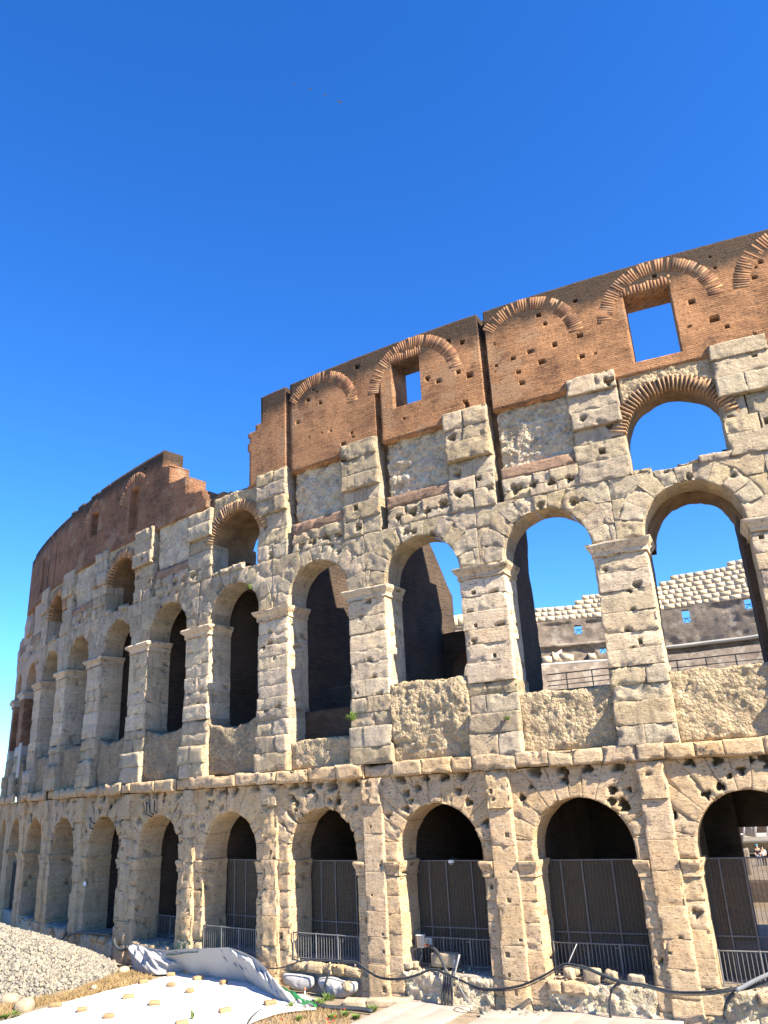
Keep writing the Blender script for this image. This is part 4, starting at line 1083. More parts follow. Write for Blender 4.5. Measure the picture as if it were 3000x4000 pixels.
def screen(n, label, d=-1.75, top=4.1, wires=True):
    cu = n * BAY; base = fac(cu, 0, d); s_ = empty('netting_screen', base); tag(s_, label, 'screen', 'brown netting screens in the ground arches')
    a, b = cu - HW - 0.25, cu + HW + 0.25
    us = np.linspace(a, b, 60); V, F = [], []
    for i, u in enumerate(us):
        for zz in np.linspace(0.05, top, 6): V.append(fac(u, zz, d + 0.015 * (i % 2)))
    for i in range(59):
        for j in range(5): F.append((i * 6 + j, (i + 1) * 6 + j, (i + 1) * 6 + j + 1, i * 6 + j + 1))
    centred('net', V, np.array(F), MT['net'], s_)
    for zz in (top, 1.42): tube('rail', [fac(u, zz, d + 0.05) for u in np.linspace(a, b, 10)], 0.03, MT['steel'], s_, 6)
    pm = bar_mesh(0.03, top); pm.materials.append(MT['steel'])
    for q in (-0.72, 0.55, 1.45):
        o = bpy.data.objects.new('post', pm); COL.objects.link(o); o.parent = s_; o.location = fac(cu + q, 0, d + 0.06) - base
    if wires:
        wm = bar_mesh(0.008, top, 4); wm.materials.append(MT['wire'])
        k = a + 0.15
        while k < b:
            o = bpy.data.objects.new('wire', wm); COL.objects.link(o); o.parent = s_; o.location = fac(k, 0, d + 0.03) - base; k += 0.16
MT['wire'] = plain('brown_wire', (0.13, 0.11, 0.085), 0.7, var=0.1, bump=0)
screen(0, 'tall brown netting screen in the arch cut by the right edge of the picture')
screen(1, 'tall brown netting screen behind the fence with loose blocks before it')
screen(2, 'tall brown netting screen hung with a white dome camera')
screen(3, 'tall brown netting screen in the arch above the white sacks')
screen(4, 'tall brown netting screen in the arch behind the tarp peak')

gt = empty('iron_gate', fac(9 * BAY, 0, -0.5)); tag(gt, 'dark iron bar gate in the arch at the far end of the wall', 'gate')
gm = bar_mesh(0.03, 3.9); gm.materials.append(MT['dsteel'])
for k in range(16):
    o = bpy.data.objects.new('bar', gm); COL.objects.link(o); o.parent = gt; o.location = fac(9 * BAY - HW + 0.1 + k * 0.26, -0.6, -0.5) - np.array(gt.location)
for zz in (-0.4, 1.2, 3.3): tube('rail', [fac(9 * BAY + q, zz, -0.47) for q in np.linspace(-HW, HW, 8)], 0.04, MT['dsteel'], gt, 6)

# ------------------------------------------------------------------ railing on the upper floor and its neighbours
def railing(u0, u1, d, z, label, h=1.1):
    base = fac((u0 + u1) / 2, z, d); f = empty('gallery_railing', base); tag(f, label, 'railing')
    for zz in (0.25, 0.5, 0.75, h): tube('rail', [fac(u, z + zz, d) for u in np.linspace(u0, u1, 10)], 0.025 if zz < h else 0.035, MT['dsteel'], f, 6)
    pm = bar_mesh(0.035, h); pm.materials.append(MT['dsteel'])
    for u in np.arange(u0, u1, 1.5):
        o = bpy.data.objects.new('post', pm); COL.objects.link(o); o.parent = f; o.location = fac(u, z, d) - base
railing(-0.6 * BAY, 0.42 * BAY, -8.6, 11.55, 'black railing seen through the large open upper arch by the right edge')
railing(0.62 * BAY, 1.52 * BAY, -8.6, 11.55, 'black railing seen through the upper arch with the tall dark wall')
def bar_railing(u0, u1, d, z, label, h=1.1):
    base = fac((u0 + u1) / 2, z, d); f = empty('gallery_railing', base); tag(f, label, 'railing')
    for zz in (0.1, h): tube('rail', [fac(u, z + zz, d) for u in np.linspace(u0, u1, 8)], 0.03, MT['dsteel'], f, 6)
    me = bar_mesh(0.014, h); me.materials.append(MT['dsteel'])
    for u in np.arange(u0, u1, 0.17):
        o = bpy.data.objects.new('bar', me); COL.objects.link(o); o.parent = f; o.location = fac(u, z, d) - base
bar_railing(1.70 * BAY, 2.3 * BAY, -7.9, 12.7, 'thin barred railing in the low passage behind the third upper arch', 1.3)
bar_railing(2.72 * BAY, 3.3 * BAY, -2.4, 11.3, 'dark barred railing low in the upper arch with the red brown recess', 1.2)

# ------------------------------------------------------------------ heap of gravel, boulders, dry grass
HC, HR, HH = np.array([-24.6, 46.0]), (9.6, 7.4), 3.6
def heap_z(x, y):
    q = np.hypot((x - HC[0]) / HR[0], (y - HC[1]) / HR[1]); P = np.stack([x, y, x * 0], -1)
    return GZ - 0.1 + HH * np.clip(1 - q, 0, 1) ** 0.85 + 0.12 * fbm(P * 0.8, 3, 15) * (q < 1.1)
ico_v = None
def ico():
    t = (1 + 5 ** 0.5) / 2
    v = np.array([(-1, t, 0), (1, t, 0), (-1, -t, 0), (1, -t, 0), (0, -1, t), (0, 1, t), (0, -1, -t), (0, 1, -t), (t, 0, -1), (t, 0, 1), (-t, 0, -1), (-t, 0, 1)], float)
    v /= np.linalg.norm(v[0])
    f = np.array([(0, 11, 5), (0, 5, 1), (0, 1, 7), (0, 7, 10), (0, 10, 11), (1, 5, 9), (5, 11, 4), (11, 10, 2), (10, 7, 6), (7, 1, 8), (3, 9, 4), (3, 4, 2), (3, 2, 6), (3, 6, 8), (3, 8, 9), (4, 9, 5), (2, 4, 11), (6, 2, 10), (8, 6, 7), (9, 8, 1)])
    return v, f
IV, IF = ico()
def scatter_stones(name, pts, sizes, m, label=None, cat=None, seed=1):
    g = np.random.default_rng(seed); n = len(pts)
    V = IV[None] * (1 + 0.55 * (g.random((n, 12, 1)) - 0.5)) * sizes[:, None, None] * (0.7 + 0.6 * g.random((n, 1, 3)))
    ang = g.random(n) * 6.28; ca, sa = np.cos(ang)[:, None], np.sin(ang)[:, None]
    V = np.stack([V[..., 0] * ca - V[..., 1] * sa, V[..., 0] * sa + V[..., 1] * ca, V[..., 2]], -1) + pts[:, None, :]
    F = (IF[None] + (np.arange(n) * 12)[:, None, None]).reshape(-1, 3)
    o = centred(name, V.reshape(-1, 3), F, m, None, kind='stuff')
    if label: tag(o, label, cat)
    return o
g = np.random.default_rng(5)
pts = g.random((42000, 2)) * [2.3 * HR[0], 2.3 * HR[1]] + HC - [1.15 * HR[0], 1.15 * HR[1]]
q = np.hypot((pts[:, 0] - HC[0]) / HR[0], (pts[:, 1] - HC[1]) / HR[1])
keep = (q < 1.0 + 0.06 * g.standard_normal(len(q))) & (pts[:, 0] > -31)
pts = pts[keep]; pz = heap_z(pts[:, 0], pts[:, 1])
scatter_stones('gravel', np.column_stack([pts, pz + 0.01]), 0.04 + 0.09 * g.random(len(pts)) ** 2.5, MT['gravel'], 'heap of broken pale grey gravel beside the dry grass', 'gravel')
# body of the heap under the loose stones
xs = np.linspace(-34, -14, 70); ys = np.linspace(37, 53, 60); X, Y = np.meshgrid(xs, ys, indexing='ij'); Zh = heap_z(X, Y) - 0.05
i, j = np.meshgrid(np.arange(69), np.arange(59), indexing='ij'); i, j = i.ravel(), j.ravel()
hb = centred('gravel', np.stack([X, Y, Zh], -1).reshape(-1, 3), np.stack([i * 60 + j, (i + 1) * 60 + j, (i + 1) * 60 + j + 1, i * 60 + j + 1], 1), MT['gravel'], None, smooth=True, kind='stuff')
tag(hb, 'packed body of the grey gravel heap under its loose stones', 'gravel')
def boulder(name, c, s, m, label, cat, seed=0, group=None, squash=(1, 1, 0.8)):
    v, f = IV.copy(), [tuple(x) for x in IF]
    # one subdivision
    cache, vv, ff = {}, [tuple(x) for x in v], []
    def mid(a, b):
        k = (min(a, b), max(a, b))
        if k not in cache:
            p = (np.array(vv[a]) + np.array(vv[b])) / 2; cache[k] = len(vv); vv.append(tuple(p / np.linalg.norm(p)))
        return cache[k]
    for a, b, c_ in f:
        x, y, z_ = mid(a, b), mid(b, c_), mid(c_, a); ff += [(a, x, z_), (b, y, x), (c_, z_, y), (x, y, z_)]
    v = np.array(vv); v = np.sign(v) * np.abs(v) ** 0.62
    v = v * (1 + 0.30 * fbm(v * 1.1 + seed * 3.7, 3, seed)[:, None]) * np.array(squash) * s
    o = centred(name, v + np.asarray(c), np.array(ff), m, None); tag(o, label, cat, group)
    return o
for k, (px, py, s, lab) in enumerate([(40, 3905, 0.36, 'large pale boulder at the foot of the gravel heap by the picture edge'), (95, 3930, 0.42, 'large cream boulder lying in front of the gravel heap on dry grass'),
                                      (215, 3858, 0.32, 'cream boulder half sunk in the front slope of the gravel heap'), (368, 3856, 0.13, 'small cream stone lying apart on the dry grass'),
                                      (485, 3792, 0.28, 'white broken stone lump beside the hanging end of the tarp')]):
    p_ = gp(px, py, -1.0); boulder('boulder', p_, s, MT['rock'], lab, 'boulder', k + 2)

def blades(name, pts, h, m, label, cat, seed=3, lean=0.5, w=0.012):
    g = np.random.default_rng(seed); n = len(pts); a = g.random(n) * 6.28; hh = h * (0.5 + g.random(n))
    dx = np.stack([np.cos(a), np.sin(a), a * 0], -1) * w
    tip = np.stack([g.standard_normal(n) * lean * hh * 0.5, g.standard_normal(n) * lean * hh * 0.5, hh], -1)
    V = np.stack([pts - dx, pts + dx, pts + tip * 0.6 + dx * 0.6, pts + tip], 1).reshape(-1, 3)
    F = (np.arange(n)[:, None] * 4 + np.array([[0, 1, 2, 3]]))
    o = centred(name, V, F, m, None, kind='stuff'); tag(o, label, cat); return o
def in_quad(px_list, n, z, seed):
    g = np.random.default_rng(seed); Q = np.array([gp(x, y, z) for x, y in px_list]); u, v = g.random(n), g.random(n)
    return (Q[0] * ((1 - u) * (1 - v))[:, None] + Q[1] * (u * (1 - v))[:, None] + Q[2] * (u * v)[:, None] + Q[3] * ((1 - u) * v)[:, None])
gpts = np.vstack([in_quad([(-40, 3990), (300, 3895), (260, 3870), (-40, 3930)], 5000, GZ, 1), in_quad([(200, 3925), (600, 3828), (500, 3795), (330, 3860)], 9000, GZ, 2),
                  in_quad([(330, 3850), (480, 3800), (500, 3780), (400, 3790)], 2500, GZ, 3)])
gpts[:, 2] = ground_z(gpts[:, 0], gpts[:, 1])
blades('dry_grass', gpts, 0.16, MT['dry'], 'strip of trampled dry yellow grass between gravel heap and white sheet', 'grass', lean=1.2, w=0.02)
wp = np.vstack([in_quad([(960, 4010), (1390, 4010), (1330, 3945), (1110, 3945)], 1500, GZ, 4)])
wp[:, 2] = ground_z(wp[:, 0], wp[:, 1])
blades('dry_grass', wp, 0.15, MT['dry'], 'thin dry grass on the bare ground beside the pinkish slabs', 'grass', seed=6, lean=1.0, w=0.014)

# ------------------------------------------------------------------ white ground sheet with its bricks
SZ = GZ + 0.075
def loft(name, A, B, n, m, parent, fold, smooth=True, thick=0.0):
    def res_curve(P, k):
        P = np.asarray(P, float); L = np.concatenate([[0], np.cumsum(np.linalg.norm(np.diff(P, axis=0), axis=1))]); t = np.linspace(0, L[-1], k)
        return np.stack([np.interp(t, L, P[:, q]) for q in range(3)], -1)
    def smooth_c(P):
        for _ in range(3): P = np.vstack([P[:1], (P[:-2] + 2 * P[1:-1] + P[2:]) / 4, P[-1:]])
        return P
    a, b = smooth_c(res_curve(A, n[0])), smooth_c(res_curve(B, n[0]))
    v = np.linspace(0, 1, n[1])
    V = a[:, None, :] * (1 - v)[None, :, None] + b[:, None, :] * v[None, :, None]
    uu = np.linspace(0, 1, n[0])
    V = V + fold(uu[:, None], v[None, :], V)
    i, j = np.meshgrid(np.arange(n[0] - 1), np.arange(n[1] - 1), indexing='ij'); i, j = i.ravel(), j.ravel(); k = n[1]
    F = np.stack([i * k + j, (i + 1) * k + j, (i + 1) * k + j + 1, i * k + j + 1], 1)
    o = centred(name, V.reshape(-1, 3), F, m, parent, smooth=smooth)
    return o
up_px = [(-100, 4030), (0, 3993), (241, 3917), (420, 3872), (598, 3828), (700, 3800), (830, 3797), (960, 3832), (1080, 3897), (1232, 3940)]
lo_px = [(-100, 4400), (120, 4400), (350, 4350), (600, 4250), (780, 4150), (900, 4060), (985, 3995), (1060, 3967), (1150, 3952), (1236, 3944)]
sh = loft('ground_sheet', [gp(x, y, SZ) for x, y in up_px], [gp(x, y, SZ) for x, y in lo_px], (200, 140), MT['sheet'], None,
          lambda u, v, V: np.stack([V[..., 0] * 0, V[..., 0] * 0, 0.035 * fbm(V * np.array([0.5, 0.5, 0]), 3, 51) + 0.016 * fbm(V * np.array([2.5, 0.8, 0]), 2, 52) + 0.02 * (1 - np.abs(fbm(V * np.array([0.9, 1.6, 0]), 3, 53))) ** 6 + 0.035 * np.exp(-((v - 0.30 - 0.02 * np.sin(u * 9)) / 0.010) ** 2) + 0.035 * np.exp(-((v - 0.62 - 0.03 * np.sin(u * 5 + 1)) / 0.010) ** 2) + 0.01], -1))
tag(sh, 'wide white geotextile sheet spread on the ground and weighted with tan bricks', 'sheet')
bpx = [(217, 3924, 'tan brick at the sheet edge beside the grass, nearest the gravel heap'), (320, 3943, 'tan brick second in the lower row from the gravel heap'), (424, 3968, 'tan brick lowest of the row below the gravel heap'),
       (502, 3892, 'long tan brick in the middle of the white sheet with a dark shadow end'), (604, 3916, 'large tan brick in the open middle of the white sheet'), (559, 3834, 'tan brick on the far sheet edge by the dry grass tip'),
       (668, 3806, 'tan brick tucked at the lower fold of the draped tarp'), (667, 3847, 'small tan brick just below the one at the tarp fold'), (741, 3869, 'small tan brick near the sheet middle below the tarp'),
       (774, 3820, 'tan brick close under the tarp centre'), (873, 3837, 'upright chipped tan brick near the tarp fold, toward the green tarp'), (879, 3946, 'tan brick nearest the black ground cable'),
       (1056, 3916, 'tan brick leaning at the narrow tip of the sheet'), (711, 3996, 'tan brick cut by the bottom edge of the picture')]
for k, (px, py, lab) in enumerate(bpx):
    rng = random.Random(1700 + k); c = gp(px, py, SZ + 0.09); a = rng.uniform(-0.5, 0.9); t = np.array([math.cos(a), math.sin(a), 0]); nn = np.array([-t[1], t[0], 0])
    L = 0.20 if k in (7, 8, 10) else 0.24 if k in (5, 6, 2, 1) else 0.29
    o = obox('tuff_brick', c, t * L / 1.0 * 0.85, nn * 0.14, np.array([0, 0, 0.085]), MT['tuff'], None, 0.16, 0.012, k, 2); tag(o, lab, 'brick', 'tan bricks weighing down the white sheet')

# draped tarp
top_px = [(504, 3684), (545, 3690), (600, 3705), (660, 3712), (720, 3706), (790, 3704), (850, 3702), (892, 3700), (940, 3715), (990, 3738), (1022, 3762), (1050, 3800), (1100, 3855), (1165, 3908), (1226, 3935)]
bot_px = [(522, 3792), (560, 3802), (610, 3810), (670, 3806), (730, 3798), (790, 3795), (850, 3800), (905, 3808), (950, 3830), (1000, 3855), (1045, 3882), (1090, 3905), (1130, 3922), (1180, 3938), (1232, 3941)]
def tarp_top(k):
    t = k / (len(top_px) - 1); off = 0.75 if t < 0.62 else 0.75 + (t - 0.62) * 2.6
    return fp(*top_px[k], off)
TT = [tarp_top(k) for k in range(len(top_px))]
for k in range(len(TT)): TT[k][2] = max(TT[k][2], SZ + 0.03)
BB = [gp(x, y, SZ + 0.03) for x, y in bot_px]
def tarp_fold(u, v, V):
    env = np.sin(np.clip(v, 0, 1) * math.pi) ** 0.8
    ridge = lambda x: 1 - np.abs(np.mod(x, 2) - 1) ** 0.7
    w = 0.26 * ridge(u * 10 - 2.6 * v + 0.8 * np.sin(u * 7)) * env + 0.26 * ridge(u * 24 + 2.2 * v + 1.1 * np.sin(u * 13)) * env + 0.12 * ridge(u * 51 - 3.5 * v) * env + 0.35 * fbm(V * 0.9, 4, 61) * env - 0.14
    w = w * (1.0 + 0.9 * np.exp(-((u - 0.42) / 0.2) ** 2))
    sag = 0.20 * np.sin(u * 16 + 1.0) * env * (v > 0)
    out = np.zeros(V.shape); out[..., 0] = -0.35 * w * 0.4; out[..., 1] = -w * 0.8; out[..., 2] = 0.55 * w + sag * 0.6 * np.clip(1 - v, 0, 1) + 0.02
    lim = SZ + 0.012 - V[..., 2]
    out[..., 2] = np.maximum(out[..., 2], lim)
    return out
tp = loft('draped_tarp', TT, BB, (170, 44), MT['cloth'], None, tarp_fold)
tag(tp, 'rumpled grey white tarp draped from the arch sills down to the ground sheet', 'tarp')
# its far side, hanging down behind to the trench
TB = [t + np.array([0.15, 0.45, -0.05]) for t in TT]; TB2 = [np.array([t[0] + 0.25, t[1] + 0.65, SZ + 0.0]) for t in TT]
loft('back_fold', [t + np.array([0, 0, 0.0]) for t in TT], TB2, (170, 14), MT['cloth'], tp, lambda u, v, V: np.stack([0.05 * np.sin(u * 50) * v, 0.05 * np.cos(u * 41) * v, 0.08 * fbm(V * 1.5, 3, 4) * (v > 0.01)], -1))

gA = [gp(1018, 3800, -0.55), gp(1070, 3838, -0.62), gp(1130, 3870, -0.8), gp(1190, 3900, -0.95), gp(1240, 3928, SZ)]
gB = [gp(1045, 3830, -0.7), gp(1085, 3872, -0.95), gp(1130, 3905, SZ), gp(1180, 3928, SZ), gp(1236, 3940, SZ)]
gr = loft('green_tarp', gA, gB, (60, 16), MT['green'], None, lambda u, v, V: np.stack([V[..., 0] * 0, V[..., 0] * 0, 0.10 * fbm(V * 2.2, 3, 71) + 0.03], -1))
tag(gr, 'crumpled dark green tarp showing beside the tip of the white sheet', 'tarp')
gr2 = loft('green_tarp', [fp(640, 3722, 0.3), fp(700, 3720, 0.25), fp(770, 3716, 0.2)], [fp(650, 3732, 0.75), fp(705, 3726, 0.75), fp(775, 3722, 0.75)], (24, 8), MT['green'], None,
           lambda u, v, V: np.stack([V[..., 0] * 0, V[..., 0] * 0, 0.05 * fbm(V * 2.5, 3, 72)], -1))
tag(gr2, 'strip of green tarp lying behind the top edge of the white tarp', 'tarp')

# white sacks in the hollow under the third arch
def sack(pxs, off, label, seed, bulge):
    C = np.array([fp(x, y, off) for x, y in pxs]); c = C.mean(0)
    t, nn = frame_at(fuz(*pxs[0])[0]); n = len(pxs)
    ring = 7; V, F = [], []
    k2 = 40; L = np.linspace(0, n, k2, endpoint=False); R_ = np.array([C[int(l) % n] * (1 - l % 1) + C[(int(l) + 1) % n] * (l % 1) for l in L])
    for _ in range(2): R_ = (np.roll(R_, 1, 0) + 2 * R_ + np.roll(R_, -1, 0)) / 4
    for q in range(ring + 1):
        s_ = 1 - q / ring
        for a in range(k2):
            p_ = c + (R_[a] - c) * s_; w = bulge * math.sqrt(max(0, 1 - s_ * s_))
            wr = 0.0
            V.append(p_ + nn * (w + wr))
    for q in range(ring):
        for a in range(k2): F.append((q * k2 + a, q * k2 + (a + 1) % k2, (q + 1) * k2 + (a + 1) % k2, (q + 1) * k2 + a))
    V = np.array(V); V = V + (0.09 * (1 - 2 * np.abs(fbm(V * np.array([2.6, 2.6, 0.9]), 3, seed))))[:, None] * nn
    o = centred('white_sack', V, np.array(F), MT['cloth'], None, smooth=True); tag(o, label, 'sack', 'white sacks under the sill of the third arch'); return o
sack([(1106, 3798), (1170, 3803), (1228, 3812), (1230, 3850), (1195, 3874), (1150, 3865), (1112, 3835)], 0.1, 'flat white sack hanging beside the green tarp under the sill', 3, 0.28)
sk = sack([(1240, 3818), (1300, 3812), (1350, 3830), (1402, 3835), (1398, 3872), (1360, 3895), (1310, 3908), (1275, 3880)], 0.1, 'torn white sack with a dark rubble hole, beside the ochre pier', 5, 0.42)
hp = fp(1352, 3856, 0.42); tt, nn_ = frame_at(fuz(1352, 3856)[0])
hv = IV * np.array([0.33, 0.33, 0.26]); hv = hv * (1 + 0.3 * fbm(IV * 1.7, 2, 5)[:, None])
centred('rubble_lump', hv + hp + nn_ * -0.12, IF, MT['rub'], sk)

# ------------------------------------------------------------------ pipes and cables
def Z5(x, y): return (900 + x / 2.074, 3600 + y / 2.074)
def Z6(x, y): return (1500 + x / 1.8433, 3600 + y / 1.8433)
def Z7(x, y): return (2200 + x / 2.074, 3600 + y / 2.074)
def Z8(x, y): return (x / 2.074, 3500 + y / 2.074)
long_px = [Z5(*q) for q in [(250, 345), (300, 372), (350, 380), (430, 370), (500, 345), (570, 320), (640, 312), (760, 315), (900, 325), (1020, 335), (1060, 365), (1110, 400), (1180, 445), (1250, 465), (1350, 470), (1450, 455), (1540, 425)]] + \
          [Z6(*q) for q in [(250, 385), (330, 350), (390, 355), (430, 375), (520, 410), (620, 455), (720, 485), (860, 485), (980, 465), (1080, 425), (1180, 375), (1260, 325), (1320, 310), (1400, 325)]] + \
          [Z7(*q) for q in [(130, 362), (200, 380), (320, 430), (420, 470), (520, 500), (640, 515), (760, 545), (900, 575), (1050, 580), (1200, 575), (1350, 555), (1450, 545), (1550, 520), (1659, 490), (1760, 460)]]
path = np.array([fp(x, y, 0.42) for x, y in long_px])
def cable(name, path, r, label, m='pipe', cat='cable', n=1, group=None):
    root = None
    o = tube(name, path, r, MT[m], None, 8, step=0.18); tag(o, label, cat, group); return o
cable('cable', path, 0.033, 'thick black cable looping along the base of the wall past every pier')
cable('cable', path[6:] + np.array([0.0, -0.02, 0.05]) + 0.05 * (np.stack([vnoise(path[6:] * 0.7, q) for q in (1, 2, 3)], -1) - 0.5), 0.022, 'second thinner cable lying on top of the thick black cable', 'pipe')
cable('cable', path[22:] + np.array([0.02, -0.03, -0.055]) + 0.05 * (np.stack([vnoise(path[22:] * 0.7 + 4, q) for q in (1, 2, 3)], -1) - 0.5), 0.020, 'third cable slung under the thick cable over the loose blocks', 'pipe')
cable('cable', [fp(*Z7(*q), 0.5) for q in [(1400, 560), (1450, 535), (1550, 480), (1659, 430), (1760, 380)]], 0.07, 'grey pipe rising from the cables at the right edge', 'gpipe', 'pipe')
cable('cable', [fp(*Z7(*q), 0.35) for q in [(480, 488), (440, 505), (400, 545), (380, 610), (378, 700), (385, 790)]], 0.05, 'black cable hanging down the wall below the loose blocks', 'pipe')
cable('cable', [fp(*Z7(*q), 0.35) for q in [(1385, 575), (1345, 615), (1320, 670), (1310, 730), (1308, 785)]], 0.06, 'short black cable hanging at the wall beside the last full pier', 'pipe')
for k, (a, b, lab) in enumerate([(432, 415, 'first black pipe of the bundle running down between the rubble walls'), (450, 438, 'second black pipe of the bundle running down between the rubble walls'),
                                 (468, 462, 'third black pipe of the bundle running down between the rubble walls'), (486, 488, 'fourth black pipe of the bundle running down between the rubble walls')]):
    cable('pipe', [fp(*Z6(*q), 0.28) for q in [(a, 385), (a, 430), ((a + b) / 2, 510), (b, 620)]], 0.055, lab, 'pipe', 'pipe', group='black pipes bundled under the electrical boxes')
cable('pipe', [fp(*Z6(*q), 0.25) for q in [(505, 395), (520, 330), (543, 238)]], 0.04, 'taller grey pipe standing up before the steel fence', 'gpipe', 'pipe')
cable('pipe', [fp(*Z6(*q), 0.2) for q in [(490, 385), (500, 330), (512, 275)]], 0.04, 'shorter grey pipe standing beside the taller one', 'gpipe', 'pipe')
cable('pipe', [fp(*Z6(*q), o_) for q, o_ in [((318, 175), -0.8), ((360, 195), -0.6), ((400, 245), -0.3), ((430, 310), 0.0), ((450, 370), 0.25)]], 0.07, 'fat black hose running from the electrical boxes to the ground', 'pipe', 'hose')
cable('cable', [gp(*Z5(*q), GZ + 0.06) for q in [(130, 860), (150, 810), (180, 770), (260, 710), (360, 685), (440, 675), (540, 680), (620, 708)]], 0.05, 'black cable curving over the ground in front of the white sheet tip', 'pipe')
for k, (dy, lab) in enumerate([(0, 'upper black pipe lying among weeds below the sacks'), (14, 'lower black pipe lying among weeds below the sacks')]):
    cable('pipe', [gp(*Z5(x, y + dy), GZ + 0.12) for x, y in [(665, 640), (760, 680), (900, 690), (1050, 700), (1150, 715)]], 0.055, lab, 'pipe', 'pipe')
cable('pipe', [fp(*Z5(*q), 0.55) for q in [(808, 395), (790, 440), (765, 510), (757, 570), (768, 630)]], 0.05, 'black hose standing upright between the two white sacks', 'pipe', 'hose')
cable('cable', [fp(*Z8(*q), 0.4) for q in [(925, 340), (930, 385), (950, 420), (985, 437), (1015, 430), (1035, 410)]], 0.085, 'black cable hanging in a loop around the pier by the tarp', 'pipe')
cable('cable', [fp(*Z8(*q), 0.12) for q in [(548, 330), (580, 312), (620, 300), (700, 297), (780, 302), (900, 312)]], 0.07, 'black cable lying along the sill of the seventh arch', 'pipe')
cable('cable', [fp(*Z8(*q), 0.35) for q in [(430, 418), (480, 375), (540, 305)]], 0.06, 'black cable slanting down behind the gravel heap', 'pipe')
cable('cable', [fp(*Z6(*q), 0.55) for q in [(535, 400), (545, 470), (600, 560), (660, 625)]], 0.012, 'thin pale wire hanging before the rubble wall', 'gpipe', 'wire')
cable('cable', [gp(*Z6(*q), -1.03) for q in [(660, 655), (560, 655), (505, 635), (530, 618), (640, 655), (800, 665), (1000, 690), (1250, 735)]], 0.012, 'thin dark wire curled over the pinkish slabs', 'pipe', 'wire')
cable('rod', [fp(*Z6(*q), o_) for q, o_ in [((1327, 300), 0.1), ((1388, 160), -0.3)]], 0.018, 'thin metal rod leaning on the fence behind the loose blocks', 'gpipe', 'rod')

# ------------------------------------------------------------------ loose blocks on the sills
def sill_block(pa, pb, d, label, name='loose_block', m='rock', bev=0.2, rough=0.03, seed=0, dep=0.22, cat='block', parts=False):
    """pa, pb: opposite corners as seen; stands at depth d on the sill"""
    (u0, z1), (u1, z0) = fuz(*pa, d), fuz(*pb, d); uc = (u0 + u1) / 2; t, nn = frame_at(uc)
    z0 = max(z0, -0.02)
    c = fac(uc, (z0 + z1) / 2, d - dep)
    o = obox(name, c, t * abs(u1 - u0) / 2, nn * dep, np.array([0, 0, abs(z1 - z0) / 2]), MT[m], None, bev, rough, seed, 4); tag(o, label, cat); return o
sill_block(Z7(-8, 362), Z7(84, 520), -0.05, 'tall pointed pale block, first of the loose row under the cables', bev=0.35, rough=0.06, seed=1)
sill_block(Z7(66, 366), Z7(116, 450), -0.35, 'small pale block leaning behind the tall pointed one', bev=0.3, rough=0.04, seed=2)
sill_block(Z7(155, 388), Z7(300, 520), -0.05, 'squared pale block with a level groove in the loose row', bev=0.12, rough=0.02, seed=3)
sill_block(Z7(325, 395), Z7(442, 520), -0.05, 'pointed pale block right after the squared one', bev=0.4, rough=0.07, seed=4)
sill_block(Z7(515, 432), Z7(672, 550), -0.05, 'wide low block at the end of the loose row by the pier', bev=0.3, rough=0.05, seed=5)
sill_block(Z6(335, 225), Z6(520, 335), -0.45, 'grey squared stone slab standing before the boxes fence', bev=0.12, rough=0.02, seed=6, m='rock')
sill_block(Z6(135, 300), Z6(190, 345), 0.0, 'small cube of stone at the foot of the sunlit pier', bev=0.2, rough=0.02, seed=7, dep=0.13)
sill_block(Z6(165, 288), Z6(232, 342), -0.25, 'second small stone behind the cube at the sunlit pier', bev=0.2, rough=0.02, seed=8, dep=0.13)

# electrical boxes on the fence of the third arch
def ebox(pa, pb, d, label, extra):
    (u0, z1), (u1, z0) = fuz(*pa, d), fuz(*pb, d); uc = (u0 + u1) / 2; t, nn = frame_at(uc); c = fac(uc, (z0 + z1) / 2, d - 0.06)
    e = empty('electrical_box', c); tag(e, label, 'electrical box')
    hu, hz = abs(u1 - u0) / 2, abs(z1 - z0) / 2
    obox('body', c, t * hu, nn * 0.08, np.array([0, 0, hz]), MT['box'], e, 0.12, 0, 0, 2)
    obox('lid', c + nn * 0.09 + np.array([0, 0, hz * (0.05 if extra == 0 else 0.4)]), t * hu * 0.78, nn * 0.014, np.array([0, 0, hz * (0.8 if extra == 0 else 0.42)]), MT['glass' if extra else 'marble'], e, 0.1, 0, 0, 2)
    if extra:
        for k, mm in enumerate(('orange', 'dsteel', 'orange')):
            cc = c + nn * 0.10 + t * (k - 1) * hu * 0.55 + np.array([0, 0, -hz * 0.45])
            tube('socket', [cc, cc + nn * 0.06], 0.05, MT[mm], e, 8)
    else: obox('rain_cap', c + np.array([0, 0, hz + 0.02]) + nn * 0.03, t * hu * 1.08, nn * 0.12, np.array([0, 0, 0.02]), MT['white'], e, 0.2, 0, 0, 2)
ebox(Z6(235, 100), Z6(291, 190), -0.82, 'beige electrical box with a pale lid on the fence', 0)
ebox(Z6(293, 118), Z6(341, 186), -0.80, 'smaller grey socket box with red plugs on the fence', 1)
for k, (x, lab) in enumerate([(240, 'pale wire looping down from the beige electrical box'), (268, 'pale wire hanging straight under the beige electrical box')]):
    q = [(x, 190), (205 if k == 0 else 275, 210 if k == 0 else 230), (195 if k == 0 else 270, 250), (225 if k == 0 else 262, 278), (265 if k == 0 else 250, 292)]
    cable('wire', [fp(*Z6(*w), -0.75) for w in q], 0.015, lab, 'gpipe', 'wire')

